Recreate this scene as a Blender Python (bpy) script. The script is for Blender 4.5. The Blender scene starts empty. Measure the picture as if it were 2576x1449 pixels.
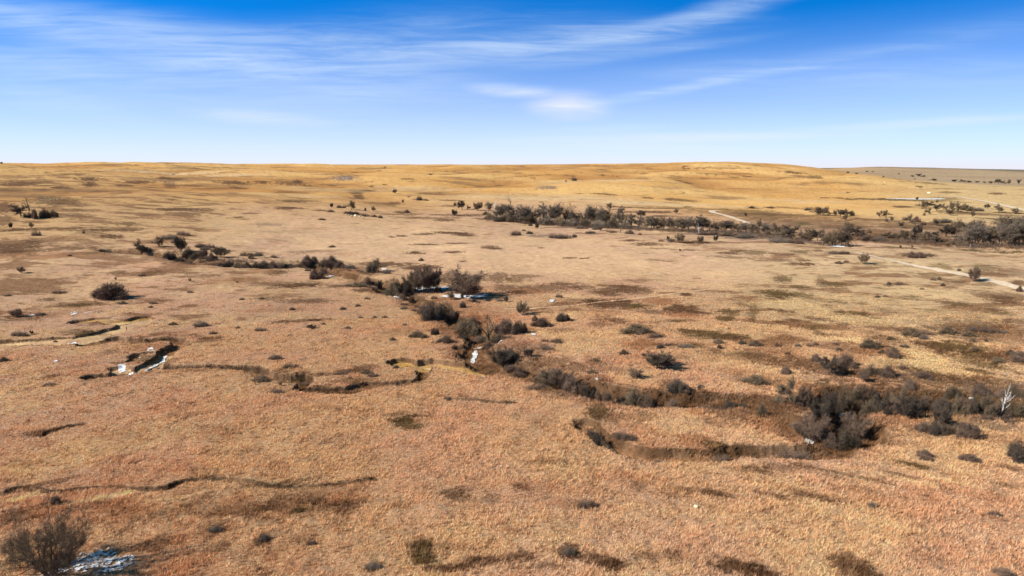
import bpy, math, random
import numpy as np

# ------------------------------------------------------------------ camera, sky, sun, exposure
CAM_H = 35.0
PITCH = math.radians(10.2)
FOC = 683.0                                   # pixels, for a 1024 x 576 picture
SUN_EL, SUN_AZ = 34.0, 252.0                  # azimuth clockwise from +Y (the view direction)
scene = bpy.context.scene
cam_d = bpy.data.cameras.new("camera")
cam_d.sensor_width = 36.0
cam_d.lens = FOC / 1024 * 36.0
cam_d.clip_start = 0.5
cam_d.clip_end = 60000
cam = bpy.data.objects.new("camera", cam_d)
scene.collection.objects.link(cam)
cam.location = (0, 0, CAM_H)
cam.rotation_euler = (math.pi / 2 - PITCH, 0, 0)
scene.camera = cam

scene.view_settings.view_transform = 'Standard'
scene.view_settings.look = 'None'
scene.view_settings.gamma = 1
scene.view_settings.exposure = 0.66
scene.cycles.max_bounces = 4
scene.cycles.diffuse_bounces = 2
scene.cycles.transparent_max_bounces = 4

sd = bpy.data.lights.new("sun", 'SUN')
sd.energy = 4.4
sd.angle = math.radians(0.5)
sd.color = (1.0, 0.93, 0.84)
sun = bpy.data.objects.new("sun", sd)
scene.collection.objects.link(sun)
_a, _e = math.radians(SUN_AZ), math.radians(SUN_EL)
sv = (math.cos(_e) * math.sin(_a), math.cos(_e) * math.cos(_a), math.sin(_e))   # towards the sun
from mathutils import Vector
sun.rotation_euler = Vector(sv).to_track_quat('Z', 'Y').to_euler()


class NT:
    """small helper to wire nodes"""
    def __init__(s, tree):
        s.t = tree; tree.nodes.clear()

    def n(s, kind, **kw):
        nd = s.t.nodes.new(kind)
        for k, v in kw.items():
            if k == 'inp':
                for i, val in v.items():
                    if isinstance(val, bpy.types.NodeSocket):
                        s.t.links.new(val, nd.inputs[i])
                    else:
                        nd.inputs[i].default_value = val
            else:
                setattr(nd, k, v)
        return nd

    def math(s, op, a, b=0.0, clamp=False):
        return s.n('ShaderNodeMath', operation=op, use_clamp=clamp, inp={0: a, 1: b}).outputs[0]

    def mix(s, f, a, b, blend='MIX'):
        m = s.n('ShaderNodeMix', data_type='RGBA', blend_type=blend, clamp_factor=True)
        for i, v in ((0, f), (6, a), (7, b)):
            if isinstance(v, bpy.types.NodeSocket): s.t.links.new(v, m.inputs[i])
            else: m.inputs[i].default_value = v
        return m.outputs[2]

    def ramp(s, f, stops, interp='LINEAR'):
        r = s.n('ShaderNodeValToRGB', inp={0: f})
        r.color_ramp.interpolation = interp
        el = r.color_ramp.elements
        while len(el) < len(stops): el.new(0.5)
        for e, (p, c) in zip(el, stops):
            e.position = p; e.color = c if len(c) == 4 else (*c, 1)
        return r.outputs[0]

    def noise(s, vec, scale, detail=4, rough=0.55, dist=0.0):
        return s.n('ShaderNodeTexNoise', inp={'Vector': vec, 'Scale': scale, 'Detail': detail, 'Roughness': rough, 'Distortion': dist}).outputs[0]


world = bpy.data.worlds.new("World")
scene.world = world
world.use_nodes = True
W = NT(world.node_tree)
tc = W.n('ShaderNodeTexCoord').outputs['Generated']
sep = W.n('ShaderNodeSeparateXYZ', inp={0: tc})
# the clear air: Nishita, looked up at a higher elevation so that the blue deepens as fast as it did that day
el = W.math('MULTIPLY_ADD', sep.outputs[2], 3.6)
el.node.inputs[2].default_value = 0.05
skyv = W.n('ShaderNodeCombineXYZ', inp={0: sep.outputs[0], 1: sep.outputs[1], 2: el}).outputs[0]
skyv = W.n('ShaderNodeVectorMath', operation='NORMALIZE', inp={0: skyv}).outputs[0]
sky = W.n('ShaderNodeTexSky', sky_type='NISHITA', sun_disc=False, sun_elevation=_e, sun_rotation=_a,
          altitude=300, air_density=1.0, dust_density=0.15, ozone_density=3.0)
W.t.links.new(skyv, sky.inputs[0])
deep = W.n('ShaderNodeHueSaturation', inp={'Hue': 0.495, 'Saturation': 1.35, 'Value': 1.0, 'Color': sky.outputs[0]}).outputs[0]
lowsky = W.n('ShaderNodeMapRange', interpolation_type='SMOOTHSTEP', inp={0: sep.outputs[2], 1: 0.5, 2: 0.22, 3: 0.0, 4: 1.0}).outputs[0]
deep = W.mix(1.0, deep, W.mix(lowsky, (1.55, 1.08, 0.72, 1), (0.30, 2.42, 3.2, 1)), 'MULTIPLY')
# thin high cloud: veils of cirrus at given bearings (u) and heights (v), each drawn out by the wind
yy = W.math('MAXIMUM', sep.outputs[1], 0.05)
cu, cvv = W.math('DIVIDE', sep.outputs[0], yy), W.math('DIVIDE', sep.outputs[2], yy)
flat = W.n('ShaderNodeCombineXYZ', inp={0: cu, 1: cvv, 2: 0.0}).outputs[0]
nwarp = W.n('ShaderNodeTexNoise', inp={'Vector': W.n('ShaderNodeMapping', inp={'Vector': flat, 'Scale': (2.2, 9.0, 1)}).outputs[0], 'Scale': 1.0, 'Detail': 4.0}).outputs[1]
warp = W.n('ShaderNodeVectorMath', operation='SUBTRACT', inp={0: nwarp, 1: (0.5, 0.5, 0.5)}).outputs[0]
warp = W.n('ShaderNodeVectorMath', operation='MULTIPLY', inp={0: warp, 1: (0.16, 0.030, 0)}).outputs[0]
fw = W.n('ShaderNodeVectorMath', operation='ADD', inp={0: flat, 1: warp}).outputs[0]
fine_n = W.noise(W.n('ShaderNodeMapping', inp={'Vector': fw, 'Rotation': (0, 0, math.radians(-5)), 'Scale': (5.0, 70, 1)}).outputs[0], 1.0, 8, 0.66, 0.5)
soft_n = W.noise(W.n('ShaderNodeMapping', inp={'Vector': fw, 'Location': (3, 1, 0), 'Scale': (2.4, 10, 1)}).outputs[0], 1.0, 4, 0.5, 0.3)
CIRRUS = [  # bearing/height given as picture units for reading ease: x, y, half width, half height, tilt, amount
    (150, 42, 250, 30, -9, .60), (420, 30, 200, 22, 2, .3), (200, 90, 240, 22, -5, .35), (30, 64, 130, 14, -4, .38), (240, 62, 160, 16, -3, .42), (330, 46, 110, 12, -5, .35), (60, 100, 120, 14, -10, .36), (20, 20, 70, 12, -20, .35),
    (450, 56, 140, 20, 2, .45), (560, 40, 170, 14, 6, .52), (690, 18, 150, 12, 15, .50), (640, 52, 110, 7, 8, .35), (512, 91, 48, 6, -3, .55), (640, 97, 110, 5, 9, .40),
    (735, 79, 140, 5, 11, .42), (270, 118, 80, 7, -4, .45), (880, 76, 240, 22, 0, .30), (700, 139, 190, 6, 2, .45), (900, 124, 170, 5, 3, .40), (600, 128, 70, 4, 3, .45), (380, 88, 150, 22, -4, .28), (960, 34, 110, 16, 8, .15), (800, 60, 140, 9, 6, .2),
]
tot = None
for (px_, py_, hw_, hh_, tl_, am_) in CIRRUS:
    cx_, cy_ = (px_ - 512) / FOC, (288 - py_) / FOC
    Y_ = math.cos(PITCH) + cy_ * math.sin(PITCH)
    u0, v0 = cx_ / Y_, (-math.sin(PITCH) + cy_ * math.cos(PITCH)) / Y_
    mp_ = W.n('ShaderNodeMapping', vector_type='TEXTURE', inp={'Vector': fw, 'Location': (u0, v0, 0), 'Rotation': (0, 0, math.radians(tl_)), 'Scale': (hw_ / FOC, hh_ / FOC, 1)}).outputs[0]
    ln_ = W.n('ShaderNodeVectorMath', operation='LENGTH', inp={0: mp_}).outputs['Value']
    g_ = W.n('ShaderNodeMapRange', interpolation_type='SMOOTHERSTEP', inp={0: ln_, 1: 1.5, 2: 0.0, 3: 0.0, 4: am_}).outputs[0]
    tot = g_ if tot is None else W.math('ADD', tot, W.math('MULTIPLY', g_, W.math('SUBTRACT', 1.0, W.math('MULTIPLY', tot, 0.7))))
mod_ = W.math('ADD', W.math('MULTIPLY', fine_n, 1.35), W.math('MULTIPLY', soft_n, 0.5))
mod_ = W.n('ShaderNodeMapRange', interpolation_type='SMOOTHSTEP', inp={0: mod_, 1: 0.60, 2: 1.25, 3: 0.30, 4: 1.35}).outputs[0]
ci = W.math('MULTIPLY', W.math('MULTIPLY', tot, mod_), 0.64, clamp=True)
haze = W.n('ShaderNodeMapRange', inp={0: sep.outputs[2], 1: 0.20, 2: 0.0, 3: 0.0, 4: 1.0}).outputs[0]
veil = W.math('MULTIPLY', W.math('POWER', haze, 1.5), 1.0)
body = W.mix(veil, deep, (9.3, 9.5, 10.6, 1))
body = W.mix(ci, body, (7.6, 9.4, 11.7, 1))
pf = None
for (px_, py_, hw_, hh_, tl_, am_) in [(568, 106, 34, 12, 0, .85), (582, 111, 26, 8, 0, .6), (520, 92, 40, 5, -4, .5), (545, 96, 36, 5, -8, .4), (262, 118, 60, 6, -5, .35), (690, 137, 180, 5, 1, .4), (900, 125, 150, 4, 3, .35), (640, 147, 90, 4, -1, .4)]:
    cx_, cy_ = (px_ - 512) / FOC, (288 - py_) / FOC
    Y_ = math.cos(PITCH) + cy_ * math.sin(PITCH)
    mp_ = W.n('ShaderNodeMapping', vector_type='TEXTURE', inp={'Vector': W.n('ShaderNodeVectorMath', operation='ADD', inp={0: flat, 1: W.n('ShaderNodeVectorMath', operation='SCALE', inp={0: warp, 'Scale': 0.35}).outputs[0]}).outputs[0], 'Location': (cx_ / Y_, (-math.sin(PITCH) + cy_ * math.cos(PITCH)) / Y_, 0), 'Rotation': (0, 0, math.radians(tl_)), 'Scale': (hw_ / FOC, hh_ / FOC, 1)}).outputs[0]
    ln_ = W.n('ShaderNodeVectorMath', operation='LENGTH', inp={0: mp_}).outputs['Value']
    g_ = W.n('ShaderNodeMapRange', interpolation_type='SMOOTHSTEP', inp={0: ln_, 1: 1.6, 2: 0.0, 3: 0.0, 4: am_ * .8}).outputs[0]
    pf = g_ if pf is None else W.math('MAXIMUM', pf, g_)
pm_ = W.n('ShaderNodeMapRange', inp={0: fine_n, 1: 0.3, 2: 0.62, 3: 0.35, 4: 1.15}).outputs[0]
body = W.mix(W.math('MULTIPLY', pf, pm_, clamp=True), body, (10.0, 10.2, 12.0, 1))
bg = W.n('ShaderNodeBackground', inp={0: body, 1: 0.0575})
out = W.n('ShaderNodeOutputWorld')
W.t.links.new(bg.outputs[0], out.inputs[0])

# ------------------------------------------------------------------ noise
def _hash(ix, iy, seed):
    h = (ix.astype(np.int64) * 374761393 + iy.astype(np.int64) * 668265263 + seed * 974634777) & 0xffffffff
    h = ((h ^ (h >> 13)) * 1274126177) & 0xffffffff
    return (h ^ (h >> 16)) & 0xffff


def gnoise(x, y, seed=0):
    ix, iy = np.floor(x), np.floor(y)
    fx, fy = x - ix, y - iy
    u, v = fx * fx * fx * (fx * (fx * 6 - 15) + 10), fy * fy * fy * (fy * (fy * 6 - 15) + 10)
    def g(dx, dy):
        a = _hash(ix + dx, iy + dy, seed) * (2 * math.pi / 65536)
        return np.cos(a) * (fx - dx) + np.sin(a) * (fy - dy)
    a, b, c, d = g(0, 0), g(1, 0), g(0, 1), g(1, 1)
    return ((a + (b - a) * u) + ((c + (d - c) * u) - (a + (b - a) * u)) * v) * 1.5


def fbm(x, y, lam, octv=4, seed=0, gain=0.5):
    s, amp, tot = 0, 1.0, 0.0
    f = 1.0 / lam
    for k in range(octv):
        s = s + amp * gnoise(x * f + 17.3 * k, y * f - 9.1 * k, seed + k)
        tot += amp; amp *= gain; f *= 2.03
    return s / tot * 1.3


def sstep(a, b, x):
    t = np.clip((x - a) / (b - a), 0, 1)
    return t * t * (3 - 2 * t)


# ------------------------------------------------------------------ the lie of the land
DK = [1, 60, 150, 220, 300, 380, 480, 620, 800, 1050, 1400, 1900, 2600, 3600, 5000, 8000, 16000, 40000]
COLS = {
    -400: [0, 0, 0, 1.2, 6, 12, 17, 21.5, 26.5, 31.5, 36.0, 38.6, 38, 38.5, 44, 46, 20, -200],
    0:    [0, 0, 0, 0.6, 5, 11.5, 17, 21.5, 26.5, 31.5, 36.0, 38.6, 38, 38.5, 44.5, 46, 20, -200],
    256:  [0, 0, 0, 0.2, 3, 6.5, 10, 15, 21, 28, 34, 36.9, 37, 37.5, 41.5, 42, 20, -200],
    400:  [0, 0, 0, 0, 1.2, 3, 5, 9, 15, 23.5, 32, 36.2, 36, 36, 38, 38, 10, -200],
    512:  [0, 0, 0, 0, 0.3, 0.8, 2, 5, 11, 20.5, 31, 36.5, 36, 35, 36, 34, 0, -200],
    640:  [0, 0, 0, 0, 0, 0.5, 1.5, 4, 10, 20, 34, 42, 38, 33, 32, 28, 0, -200],
    724:  [0, 0, 0, 0, 0, 0, 0.3, 1.2, 4.5, 14, 33, 46.6, 38, 20, 15, 10, -60, -300],
    800:  [0, 0, 0, 0, 0, 0, 0, 0.6, 3.2, 9, 22, 38, 30, 12, 10, 8, -80, -300],
    870:  [0, 0, 0, 0, 0, 0, 0, 0.3, 2.0, 6, 12.5, 6, 2, 9, 22, 8, -80, -300],
    940:  [0, 0, 0, 0, 0, 0, 0, 0, 1.2, 4, 4.5, -4, -8, -1, 20, 4, -85, -300],
    1024: [0, 0, 0, 0, 0, 0, 0, 0, 0.8, 3.5, -2, -12, -12, -8, -4, -24, -90, -300],
    1400: [0, 0, 0, 0, 0, 0, 0, 0, 0.8, 3.5, -2, -12, -12, -8, -6, -24, -90, -300],
}
_ck = np.array(sorted(COLS), float)
_zt = np.array([COLS[k] for k in sorted(COLS)], float)
_LG = np.linspace(0, math.log(40000), 420)
_AG = np.linspace(math.atan((-400 - 512) / FOC), math.atan((1400 - 512) / FOC), 260)


def _smooth(a, axis, sig):
    r = int(sig * 3) + 1
    k = np.exp(-0.5 * (np.arange(-r, r + 1) / sig) ** 2); k /= k.sum()
    pad = [(0, 0), (0, 0)]; pad[axis] = (r, r)
    p = np.pad(a, pad, mode='edge')
    return np.apply_along_axis(lambda v: np.convolve(v, k, 'valid'), axis, p)


_t1 = np.array([np.interp(_LG, np.log(DK), row) for row in _zt])
_pg = 512 + FOC * np.tan(_AG)
_tab = np.array([np.interp(_pg, _ck, _t1[:, j]) for j in range(len(_LG))]).T      # azimuth x log distance
_tab = _smooth(_smooth(_tab, 1, 5.0), 0, 5.0)


def base_h(x, y):
    d = np.maximum(np.hypot(x, y), 1.0)
    az = np.clip(np.arctan2(x, y), _AG[0], _AG[-1])
    i = np.clip((az - _AG[0]) / (_AG[1] - _AG[0]), 0, len(_AG) - 1.001)
    j = np.clip(np.log(d) / (_LG[1] - _LG[0]), 0, len(_LG) - 1.001)
    i0, j0 = i.astype(int), j.astype(int)
    fi, fj = i - i0, j - j0
    z = (_tab[i0, j0] * (1 - fi) + _tab[i0 + 1, j0] * fi) * (1 - fj) + (_tab[i0, j0 + 1] * (1 - fi) + _tab[i0 + 1, j0 + 1] * fi) * fj
    # spurs and draws of the hills, wide and smooth
    wx, wy = x + 60 * gnoise(x / 300, y / 300, 31), y + 60 * gnoise(x / 300, y / 300, 32)
    slope = sstep(1.0, 11.0, z)                               # only where the land climbs
    top = 1 - 0.75 * sstep(1500, 2300, d)
    rid = 1 - np.abs(gnoise(wx / 330, wy / 420, 5)) * 2.0
    rid2 = 1 - np.abs(gnoise(wx / 130, wy / 170, 6)) * 2.0
    A = np.interp(d, [150, 300, 700, 1300, 2600, 6000], [0.0, 0.9, 3.6, 5.2, 2.0, 2.0])
    z = z + slope * top * (A * 1.35 * (rid - 0.45) * -1 + A * 0.5 * (rid2 - 0.45) * -1)
    z = z + sstep(2300, 3200, d) * (1 - sstep(6000, 8000, d)) * sstep(.42, .5, az) * (5 + 14 * fbm(x, y, 1500, 3, 47))
    z = z + np.interp(d, [50, 130, 420, 900], [0.15, 1.1, 1.1, 0.0]) * fbm(x, y, 85, 2, 51)
    z = z + np.interp(d, [40, 120, 300, 1500], [0.15, 0.55, 0.7, 0.8]) * fbm(x, y, 40, 3, 40)
    return z


CP, SP = math.cos(PITCH), math.sin(PITCH)


def rays(px, py):
    cx_, cy_ = (np.asarray(px, float) - 512) / FOC, (288 - np.asarray(py, float)) / FOC
    dx, dy, dz = cx_, CP + cy_ * SP, -SP + cy_ * CP
    return dx, dy, dz


_TT = np.exp(np.linspace(math.log(20), math.log(9000), 1500))


def ground_at(px, py):
    """where the line of sight through a picture point meets the land: arrays of x, y"""
    px, py = np.atleast_1d(np.asarray(px, float)), np.atleast_1d(np.asarray(py, float))
    dx, dy, dz = rays(px, py)
    X, Y, Z = dx[:, None] * _TT, dy[:, None] * _TT, CAM_H + dz[:, None] * _TT
    g = Z - base_h(X, Y)
    hit = g < 0
    k = np.where(hit.any(1), hit.argmax(1), len(_TT) - 1)
    k = np.maximum(k, 1)
    r = np.arange(len(px))
    g0, g1 = g[r, k - 1], g[r, k]
    f = np.where(hit.any(1), g0 / np.maximum(g0 - g1, 1e-9), 0)
    t = _TT[k - 1] + f * (_TT[k] - _TT[k - 1])
    return dx * t, dy * t


def mpp(x, y, z=0.0):
    """metres per picture unit at a place"""
    return (y * CP + (CAM_H - z) * SP) / FOC


# ------------------------------------------------------------------ gullies and creek beds (traced, then carried as ground lines)
GULLIES = [  # points, half width m, depth m, bank m, soil tone
    ([(-30, 342), (0, 342), (25, 341), (50, 340), (68, 341), (84, 338), (97, 334.5), (109, 331), (124, 326.5), (136, 322), (143, 318.8)], 2.5, 0.62, 0.5, 'pale'),
    ([(79, 321), (92, 319.5), (105, 318.5), (117, 321), (130, 320), (141, 317.3)], 2.0, 0.62, 0.6, 'yellow'),
    ([(88, 343), (104, 340.2), (119, 338.5), (139, 340.5), (154, 339.5), (170, 339), (179, 340.5), (177, 345), (169, 348.5)], 1.4, 0.75, 0.7, 'brown'),
    ([(170, 347.5), (165, 352), (160, 358), (149, 364.5), (138, 371), (127, 372), (119, 367)], 1.3, 0.7, 0.6, 'pale'),
    ([(121, 371), (109, 374), (98, 375.4), (89, 376.6)], 0.7, 0.9, 0.5, 'dark'),
    ([(115, 362.5), (127, 361.6), (132, 358.8), (136, 354), (147, 352.2)], 0.8, 0.7, 0.5, 'dark'),
    ([(158, 364.7), (174, 366), (189, 366), (209, 365), (229, 366.5), (247, 367), (259, 370), (268, 374), (281, 375.3), (296, 376.5), (304, 380), (302, 384.6)], 1.4, 1.3, 0.5, 'dark'),
    ([(300, 386), (312, 388.8), (326, 389.8), (348, 388.8), (365, 385), (385, 383.6), (405, 381.2), (419, 378.8), (424, 373), (424, 368)], 1.2, 0.8, 0.5, 'dark'),
    ([(399, 360.8), (411, 363), (419, 364), (427, 361.5), (435, 361.5), (450, 363.8), (467, 366.5), (484, 371)], 1.9, 0.8, 0.6, 'yellow'),
    ([(110, 250), (140, 252), (165, 255), (185, 259), (205, 262), (232, 264), (255, 265.5), (280, 266), (300, 265), (322, 268), (335, 272), (350, 275), (368, 280), (383, 285), (389, 290), (400, 293), (413, 298), (425, 303), (438, 310), (452, 320), (470, 330), (484, 338), (476, 346), (472, 351), (478, 356), (490, 359), (503, 364), (515, 369.5), (528, 374), (545, 377.5), (560, 380.5), (578, 385), (596, 390), (612, 393), (641, 396.5), (671, 399), (701, 400.5), (726, 400.5), (750, 401), (763, 408), (780, 417), (800, 426), (815, 432), (838, 437), (856, 430), (842, 414), (840, 400), (860, 395), (890, 404), (930, 403), (975, 408), (1050, 410)], 2.2, 1.5, 1.6, 'brown'),
    ([(458, 346), (461, 350), (468, 354.5), (474, 357.5)], 0.9, 1.0, 0.6, 'brown'),
    ([(586, 423), (592, 430), (600, 436), (612, 442), (628, 448), (645, 451.8), (665, 454), (690, 455.3), (715, 454), (735, 450.5), (765, 451), (790, 451), (838, 449)], 0.9, 1.2, 1.2, 'brown'),
    ([(-40, 490), (4, 494), (10, 490), (22, 487), (40, 489), (58, 490.5), (78, 489), (95, 487), (125, 487), (145, 488), (168, 487), (179, 482.5), (195, 479.5), (230, 478.5), (256, 484), (285, 486.5), (330, 484.5), (375, 479)], 0.25, 0.4, 0.4, 'dark'),
    ([(448, 398), (462, 398.2), (475, 399), (492, 401), (512, 402)], 0.3, 0.4, 0.4, 'dark'),
    ([(42, 436), (55, 430), (70, 426), (82, 424)], 0.3, 0.35, 0.4, 'dark'),
]
def densify(pts, n=8):
    p = np.array(pts, float)
    q = np.vstack([2 * p[0] - p[1], p, 2 * p[-1] - p[-2]])
    outp = []
    for i in range(1, len(q) - 2):
        for t in np.linspace(0, 1, n, endpoint=False):
            a, b, c, d = q[i - 1], q[i], q[i + 1], q[i + 2]
            outp.append(0.5 * ((2 * b) + (c - a) * t + (2 * a - 5 * b + 4 * c - d) * t * t + (3 * b - a - 3 * c + d) * t ** 3))
    outp.append(p[-1])
    return np.array(outp)


GW = []
for pts, hw, dep, bank, tone in GULLIES:
    q = densify(pts, 4)
    gx, gy = ground_at(q[:, 0], q[:, 1])
    GW.append((np.column_stack([gx, gy]), hw, dep, bank, tone))


def seg_dist(x, y, line):
    best = np.full(x.shape, 1e9)
    for (x0, y0), (x1, y1) in zip(line[:-1], line[1:]):
        vx, vy = x1 - x0, y1 - y0
        L = vx * vx + vy * vy + 1e-9
        t = np.clip(((x - x0) * vx + (y - y0) * vy) / L, 0, 1)
        best = np.minimum(best, (x - x0 - t * vx) ** 2 + (y - y0 - t * vy) ** 2)
    return np.sqrt(best)


def creek_near(x, y):
    """1 beside the brushy creek, 0 away from it"""
    line = GW[9][0]
    dd = np.full(x.shape, 1e9)
    for k in range(0, len(line) - 1, 10):
        sub = line[k:k + 11]
        b = (x > sub[:, 0].min() - 12) & (x < sub[:, 0].max() + 12) & (y > sub[:, 1].min() - 12) & (y < sub[:, 1].max() + 12)
        if b.any(): dd[b] = np.minimum(dd[b], seg_dist(x[b], y[b], sub))
    near = dd < 12
    out_ = np.zeros(x.shape)
    out_[near] = 1 - sstep(1.5, 7.5, dd[near] + 3.0 * fbm(x[near], y[near], 9, 2, 83))
    return out_


TONES = {'pale': 0, 'yellow': 1, 'brown': 2, 'dark': 3}


def carve(x, y, z):
    """cut the gullies; returns height, bank amount, floor amount, tone index"""
    bankm = np.zeros(x.shape); floorm = np.zeros(x.shape); tone_i = np.full(x.shape, 2)
    cut = np.zeros(x.shape)
    wob = None
    for line, hw, dep, bank, tone in GW:
        m = 6.0 + hw
        sel = (x > line[:, 0].min() - m) & (x < line[:, 0].max() + m) & (y > line[:, 1].min() - m) & (y < line[:, 1].max() + m)
        idx = np.nonzero(sel)
        if not len(idx[0]): continue
        xs, ys = x[idx], y[idx]
        # coarse cull along the line, then exact
        dd = np.full(xs.shape, 1e9)
        step = 10
        for k in range(0, len(line) - 1, step):
            sub = line[k:k + step + 1]
            b = (xs > sub[:, 0].min() - m) & (xs < sub[:, 0].max() + m) & (ys > sub[:, 1].min() - m) & (ys < sub[:, 1].max() + m)
            if b.any(): dd[b] = np.minimum(dd[b], seg_dist(xs[b], ys[b], sub))
        near = dd < m
        xs, ys, dd = xs[near], ys[near], dd[near]
        ii = tuple(a[near] for a in idx)
        edge = fbm(xs, ys, 2.6, 3, 77) * 0.55 + fbm(xs, ys, 11, 2, 78) * (0.35 + hw * 0.35)
        dd = dd + edge * min(1.0, 0.4 + hw)
        dpt = dep * 1.35 * (0.75 + 0.5 * fbm(xs, ys, 14, 2, 79) + 0.1)
        t = np.clip((hw + bank - dd) / bank, 0, 1)
        c = dpt * (t * t * (3 - 2 * t))
        shoulder = np.exp(-(np.maximum(dd - hw - bank, 0) / 1.6) ** 2) * 0.12 * dep
        c = c + shoulder
        up = c > cut[ii]
        jj = tuple(a[up] for a in ii)
        cut[jj] = c[up]
        bankm[jj] = (sstep(0.02, 0.25, t) * (1 - sstep(0.8, 1.0, t)))[up]
        floorm[jj] = sstep(0.75, 1.0, t)[up]
        tone_i[jj] = TONES[tone]
    return z - cut, bankm, floorm, tone_i


def detail_h(x, y):
    d = np.hypot(x, y)
    f = np.interp(d, [0, 120, 260, 500], [1, 1, 0.8, 0.3])
    rough = 0.6 + 0.8 * sstep(-0.2, 0.4, fbm(x, y, 18, 2, 90))
    return f * rough * (0.16 * fbm(x, y, 3.2, 3, 91) + 0.07 * gnoise(x / 0.9, y / 0.9, 95) * np.interp(d, [60, 160], [1, 0]))


def height(x, y):
    x, y = np.atleast_1d(np.asarray(x, float)), np.atleast_1d(np.asarray(y, float))
    return carve(x, y, base_h(x, y) + detail_h(x, y))[0]


# ------------------------------------------------------------------ what grows where: colour of the ground cover
TAN = np.array([0.545, 0.35, 0.20]); PINK = np.array([0.565, 0.36, 0.235]); STRAW = np.array([0.70, 0.475, 0.27])
GOLD = np.array([0.62, 0.325, 0.095]); GOLD2 = np.array([0.74, 0.45, 0.165]); OLIVE = np.array([0.56, 0.405, 0.225])
RUST = np.array([0.37, 0.19, 0.095]); DBROWN = np.array([0.15, 0.078, 0.04]); DOLIVE = np.array([0.16, 0.105, 0.045])
GREYB = np.array([0.22, 0.15, 0.11]); SOILP = np.array([0.62, 0.42, 0.22]); SOILY = np.array([0.60, 0.36, 0.10])
SOILB = np.array([0.13, 0.07, 0.035]); SOILD = np.array([0.055, 0.032, 0.02]); FARG = np.array([0.40, 0.295, 0.19])
ICEC = np.array([0.75, 0.78, 0.8])

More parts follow.
